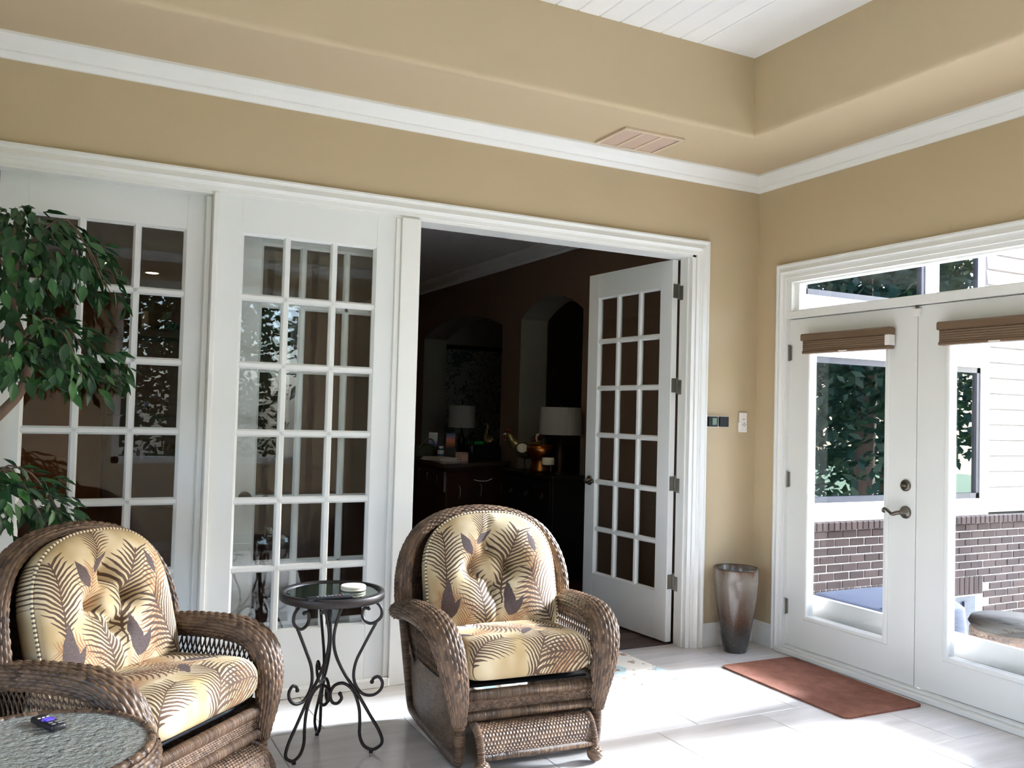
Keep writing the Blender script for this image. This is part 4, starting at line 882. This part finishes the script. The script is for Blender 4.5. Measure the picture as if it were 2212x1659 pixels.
picture('sunset_frame', 'tilted photo stand with an orange sunset picture on the desk', -.38, 4.12, -.5, ((40, 30, 30), (226, 120, 60), (90, 120, 160), .15))
gb = MB().box(-.075, .075, -.05, .05, 0, .035, .004).build('green_case', M_GREENPL); gb.location = (-.155, 3.99, DZ + .1505); tag(gb, 'flat bright green case on top of the printer', 'case')
pr_ = thing('printer', 'low black printer on the granite counter', 'printer', (-.09, 3.98, DZ), 0)
MB().box(-.165, .165, -.14, .14, 0, .13, .01, 2).build('body', M_BLACK, pr_); MB().box(-.155, .155, -.12, .12, .13, .15, .006).build('lid', M_BLACK, pr_); MB().box(-.13, .13, -.17, -.14, .02, .03).build('tray', M_BLACK, pr_)
for i, (x, y, sc) in enumerate(((-.03, 3.93, .85), (.03, 4.03, 1.15))):
    sw = thing('swan_ornament', ('shorter' if i == 0 else 'taller') + ' gilded swan ornament on the printer', 'ornament', (x, y, DZ + .1505), .3, 'gilded swans'); sw.scale = (sc,) * 3
    P_ = spline([(.0, -.06, .04), (0, -.02, .045), (0, .03, .05), (0, .05, .09), (0, .035, .14), (0, .03, .17), (0, .05, .185), (0, .075, .17)], 30); R_ = np.interp(np.linspace(0, 1, 30), [0, .12, .3, .42, .6, .8, .9, 1], [.006, .035, .04, .02, .014, .013, .015, .004])
    MB().tube(P_, list(R_), 12).build('body', M_GOLD, sw, True); MB().lathe([(0, 0), (.03, 0), (.025, .012), (0, .012)], 16).build('base', M_BRONZE, sw, True)
bgx = thing('canvas_bag', 'slouched olive canvas bag on the left of the counter', 'bag', (-.62, 4.25, DZ), .2)
MB().lathe([(0, 0), (.10, 0), (.12, .03), (.125, .08), (.11, .12), (.07, .14), (.0, .142)], 24, sq=.7).build('body', flat('olive_canvas', (70, 72, 56), .8), bgx, True)
MB().tube(spline([(-.11, -.05, .08), (-.05, -.09, .18), (.04, -.09, .185), (.115, -.05, .07)], 24), .008, 8).build('strap', flat('strap_canvas', (110, 106, 84), .8), bgx, True)
cb = MB().tube(spline([(-.42, 3.80, DZ + .005), (-.47, 3.70, DZ - .02), (-.46, 3.45, .80), (-.42, 3.38, .76), (-.30, 3.40, .75), (-.22, 3.43, .77)], 40), .004, 6).build('charging_cable', M_PLWHITE, None, True); tag(cb, 'white cable hanging over the front of the desk', 'cable')
mpx = thing('framed_map', 'large dark framed map on the wall through the wide arch', 'picture', (1.0, 6.5, 0))
def map_mat():
    k = NT('map_print'); n = k.noise(3.5, 6, .65); n2 = k.noise(9, 5, .6); l = k.math('LESS_THAN', k.math('ABSOLUTE', k.math('SUBTRACT', n2, .5)), .012)
    c = k.mix(k.math('GREATER_THAN', n, .56), lin(150, 152, 142), lin(84, 100, 108)); k.bsdf(k.mix(l, c, lin(50, 46, 40)), .6); return k.m
MB().box(-.55, .55, -.02, 0, .85, 2.25).build('map', map_mat(), mpx)
MB().box(-.61, -.55, -.04, 0, .79, 2.31, .004).box(.55, .61, -.04, 0, .79, 2.31, .004).box(-.55, .55, -.04, 0, .79, .85, .004).box(-.55, .55, -.04, 0, 2.25, 2.31, .004).build('frame', M_BLKWOOD, mpx)
sp_ = thing('small_picture', 'small black framed print far beyond the narrow arch', 'picture', (3.2, 6.5, 1.5))
MB().box(-.13, .13, -.02, 0, -.2, .2).build('print', M_PAPER, sp_); MB().box(-.17, -.13, -.03, 0, -.24, .24).box(.13, .17, -.03, 0, -.24, .24).box(-.13, .13, -.03, 0, -.24, -.2).box(-.13, .13, -.03, 0, .2, .24).build('frame', M_BLKWOOD, sp_)
# kitchen end seen through the left panel
M_LAMPON = emissive('lamp_glow', (255, 214, 160), 14)
for i, (x, y, lb) in enumerate(((-3.61, 6.95, 'left recessed ceiling light glowing warm in the kitchen'), (-3.07, 7.45, 'right recessed ceiling light glowing warm in the kitchen'), (-1.2, 1.6, 'recessed ceiling light over the open door'))):
    rl = thing('recessed_light', lb, 'ceiling light', (x, y, 3.05), 0, 'recessed ceiling lights')
    MB().lathe([(.075, -.004), (.095, -.006), (.095, 0), (.075, 0)], 28).build('ring', M_TRIM, rl); MB().lathe([(0, -.003), (.075, -.003)], 28).build('bulb', M_LAMPON, rl)
    ld = bpy.data.lights.new('recessed_light_beam', 'SPOT'); ld.energy = 14 if i < 2 else 5; ld.color = (1, .72, .42); ld.spot_size = math.radians(120); ld.spot_blend = .6; ld.shadow_soft_size = .07
    lo = bpy.data.objects.new('recessed_light_beam', ld); COL.objects.link(lo); lo.parent = rl; lo.location = (0, 0, -.02)
kc = thing('kitchen_hutch', 'dark wood kitchen hutch with cornice against the orange wall', 'cabinet', (-2.75, 8.75, 0))
MB().box(-.75, .75, -.3, .4, 0, 2.3, .004).build('body', M_WOODDK, kc); MB().box(-.82, .82, -.37, .42, 2.3, 2.42, .02).build('cornice', M_WOODDK, kc)
for i in range(3):
    d_ = MB().box(-.73 + i * .49, -.26 + i * .49, -.32, -.3, 1.25, 2.25, .006).build('door', M_WOODDK, kc); MB().tube([(-.3 + i * .49, -.34, 1.5), (-.3 + i * .49, -.34, 1.6)], .006, 6).build('handle', M_STEEL, d_)
cn = MB().lathe([(0, 0), (.05, 0), (.05, .24), (.045, .25), (0, .245)], 20).build('tall_candle', M_CANDLE, None, True, (-3.05, 8.6, 2.421)); tag(cn, 'tall cream candle on top of the kitchen hutch', 'candle')
jg = MB().lathe([(0, 0), (.05, 0), (.07, .06), (.06, .13), (.03, .19), (.025, .24), (.035, .26), (.028, .26), (.0, .2)], 20).build('jug', M_BRONZE, None, True, (-3.2, 8.6, 2.421)); tag(jg, 'bronze jug beside the candle on the kitchen hutch', 'jug')
lf_ = [(0, 0, 0), (.02, .03, .01), (.0, .09, .03), (-.02, .03, .01)]
gv = thing('garland', 'leafy garland on top of the kitchen hutch', 'garland', (-2.62, 8.6, 2.421)); MB().tube([(-.25, 0, .01), (.25, 0, .012)], .01, 6).build('stem', M_BARK, gv)
lm0 = mkmesh('leaf', [(0, 0, 0), (.03, .05, .01), (0, .13, .03), (-.03, .05, .01)], [(0, 1, 2), (0, 2, 3)])
for i in range(40): link('leaf', lm0, M_LEAF, gv, (random.uniform(-.25, .25), random.uniform(-.03, .03), .015), (random.uniform(0, 1.4), random.uniform(-.5, .5), random.uniform(0, 6.28)))

# ------------------------------------------------------------------ ficus tree
fc = thing('ficus_tree', 'leafy green artificial ficus tree by the left French door', 'tree', (-4.28, -.39, 0))
MB().lathe([(0, 0), (.13, 0), (.14, .01), (.17, .28), (.18, .30), (.165, .30), (.15, .26), (0, .25)], 32).build('pot', flat('ficus_pot', (90, 70, 54), .6), fc, True)
trunk = [(.02, .02, .24), (-.04, 0, .6), (-.08, .02, .95), (-.02, .02, 1.25), (.12, -.02, 1.45), (.14, -.02, 1.6), (.08, .02, 1.8), (.10, 0, 2.05)]
MB().tube(spline(trunk, 60), list(np.linspace(.028, .012, 60)), 10).build('trunk', M_BARK, fc, True)
LV, LU = [], []
_lv = []; W_ = [0, .30, .48, .52, .40, .2, 0]
for i in range(7):
    t = i / 6; zz = -.10 * t * t * .35
    _lv += [(-W_[i] * .34, t, zz + .02 * math.sin(t * PI)), (0, t, zz - .03 * math.sin(t * PI) * .6), (W_[i] * .34, t, zz + .02 * math.sin(t * PI))]
_lf = []
for i in range(6):
    for j in range(2): a = i * 3 + j; _lf.append((a, a + 1, a + 4, a + 3))
LEAF = mkmesh('leaf', [(x * .085 * 1.2, y * .085, z * .085 * 3) for x, y, z in _lv], _lf, True)
tiers = [((.06, -.05, 1.97), (.44, .34, .31), 760), ((.06, -.07, 1.60), (.46, .34, .27), 700), ((-.06, -.06, 1.05), (.42, .32, .22), 520)]
allv = []
rnd = random.Random(3)
for (c0, rad, n) in tiers:
    for b in range(9):
        a = 2 * PI * b / 9 + rnd.uniform(-.3, .3); e = rnd.uniform(.65, 1.0)
        tip = (c0[0] + rad[0] * e * math.cos(a), c0[1] + rad[1] * e * math.sin(a), c0[2] - rad[2] * .35)
        mid = (c0[0] + rad[0] * e * .55 * math.cos(a), c0[1] + rad[1] * e * .55 * math.sin(a), c0[2] + rad[2] * .5)
        MB().tube(spline([(c0[0], c0[1], c0[2] - .05), mid, tip], 14), list(np.linspace(.006, .002, 14)), 6).build('branch', M_BARK, fc, True)
    for i in range(n):
        a = rnd.uniform(0, 2 * PI); q = rnd.random() ** .4; ph = rnd.uniform(-.35, 1) 
        r_ = q * math.sqrt(max(0, 1 - max(0, ph) ** 2 * .8))
        p = (c0[0] + rad[0] * r_ * math.cos(a), c0[1] + rad[1] * r_ * math.sin(a), c0[2] + rad[2] * (ph * .75 - .25 * q) + rnd.uniform(-.03, .03))
        droop = math.radians(rnd.uniform(-70, 10) - 25 * (1 - max(0, ph))); yaw = a - PI / 2 + rnd.uniform(-.7, .7)
        allv.append((p, (droop, rnd.uniform(-.5, .5), yaw), rnd.uniform(.65, 1.05)))
camd = lambda p: (Vector(p) + fc.location - CAM).length
allv.sort(key=lambda t: camd(t[0]))
for p, r_, s_ in allv[:300]:
    o = link('leaf', LEAF, M_LEAF, fc, p, r_); o.scale = (s_,) * 3
m = MB()
for p, r_, s_ in allv[300:]:
    mt = Matrix.LocRotScale(Vector(p), __import__('mathutils').Euler(r_), Vector((s_,) * 3)); m.add([tuple(mt @ v.co) for v in LEAF.vertices], _lf)
o = m.build('foliage', M_LEAF2, fc, True); o['kind'] = 'stuff'

# ------------------------------------------------------------------ outside: covered table, wicker chair, trees
cv = thing('covered_table', 'low patio table under a blue grey cover seen through the patio door', 'table', (1.05, -.15, -.55))
def cover():
    m = MB(); prof = [(0, .78), (.30, .78), (.36, .77), (.39, .74), (.41, .5), (.43, .2), (.45, .02)]
    n = 48; V = []
    for r, z in prof:
        for j in range(n):
            a = 2 * PI * j / n; k = (abs(math.cos(a)) ** 6 + abs(math.sin(a)) ** 6) ** (-1 / 6); w_ = 1 + (.03 * math.sin(9 * a) * max(0, (.74 - z)))
            V.append((r * k * math.cos(a) * 1.15 * w_, r * k * math.sin(a) * .9 * w_, z))
    F = [(i * n + j, i * n + (j + 1) % n, (i + 1) * n + (j + 1) % n, (i + 1) * n + j) for i in range(len(prof) - 1) for j in range(n)]
    return m.add(V, F)
cover().build('cover', M_COVER, cv, True)
for sx in (-1, 1):
    for sy in (-1, 1): MB().box(sx * .36 - .02, sx * .36 + .02, sy * .27 - .02, sy * .27 + .02, 0, .7).build('leg', M_IRON, cv)
pc = MB().box(-.09, .09, -.06, .06, 0, .02, .004).build('white_box', M_PLWHITE, None, False, (.86, -.42, .232), (0, 0, .3)); tag(pc, 'small white box on the blue covered table', 'box')
oc = thing('wicker_ottoman', 'dark wicker ottoman out on the patio', 'ottoman', (2.75, .0, -.55))
ob = MB().lathe([(0, 0), (.33, 0), (.35, .02), (.36, .2), (.35, .36), (.33, .38), (0, .38)], 40).build('body', M_WICKF, oc, True)
for q, l_ in enumerate(ob.data.loops): ob.data.uv_layers['UVMap'].data[q].uv = (l_.vertex_index // 7 / 40 * 60, (l_.vertex_index % 7) * 6)
MB().lathe([(0, .38), (.34, .38), (.36, .41), (.34, .45), (0, .46)], 40).build('cushion', flat('ottoman_cushion', (26, 20, 16), .9, spec=.1), oc, True)
rnd = random.Random(11)
def tree(name, label, loc, h, r):
    t_ = thing(name, label, 'tree', loc, 0, 'trees round the garden')
    MB().tube(spline([(0, 0, 0), (.1, .05, h * .35), (0, .1, h * .6), (.1, 0, h * .85)], 20), list(np.linspace(.22, .05, 20)), 8).build('trunk', M_BARK, t_, True)
    V, F = [], []
    for i in range(9000):
        a, b = rnd.uniform(0, 2 * PI), rnd.uniform(-1, 1); q = rnd.random() ** .33; cl_ = 1 + .25 * math.sin(3 * a + 5 * b)
        c0 = Vector((r * q * cl_ * math.cos(a) * math.sqrt(1 - b * b * .8), r * q * cl_ * math.sin(a) * math.sqrt(1 - b * b * .8), h * .52 + h * .48 * b * q))
        s_ = rnd.uniform(.07, .16); u = Vector((rnd.gauss(0, 1), rnd.gauss(0, 1), rnd.gauss(0, .6))).normalized(); v = u.orthogonal().normalized()
        n = len(V); V += [c0 - u * s_, c0 + v * s_ * .45, c0 + u * s_, c0 - v * s_ * .45]; F.append((n, n + 1, n + 2, n + 3))
    o = link('foliage', mkmesh('foliage', V, F), M_TREE, t_); o['kind'] = 'stuff'
for i, (x, y, h, r) in enumerate(((-7.5, -12, 7.0, 2.3), (-2.0, -14.5, 8.5, 2.6), (3.4, -15.5, 8, 2.5), (9.2, -5.2, 7.5, 2.1), (15.2, -9.6, 9, 2.7), (9.0, -11.2, 8, 2.3))):
    tree('garden_tree', ('garden tree %s seen only in the glass reflections' % ('to the far left', 'beyond the front windows', 'in the front garden', 'nearest the patio', 'farthest past the patio', 'past the patio')[i]), (x, y, -.66), h, r)
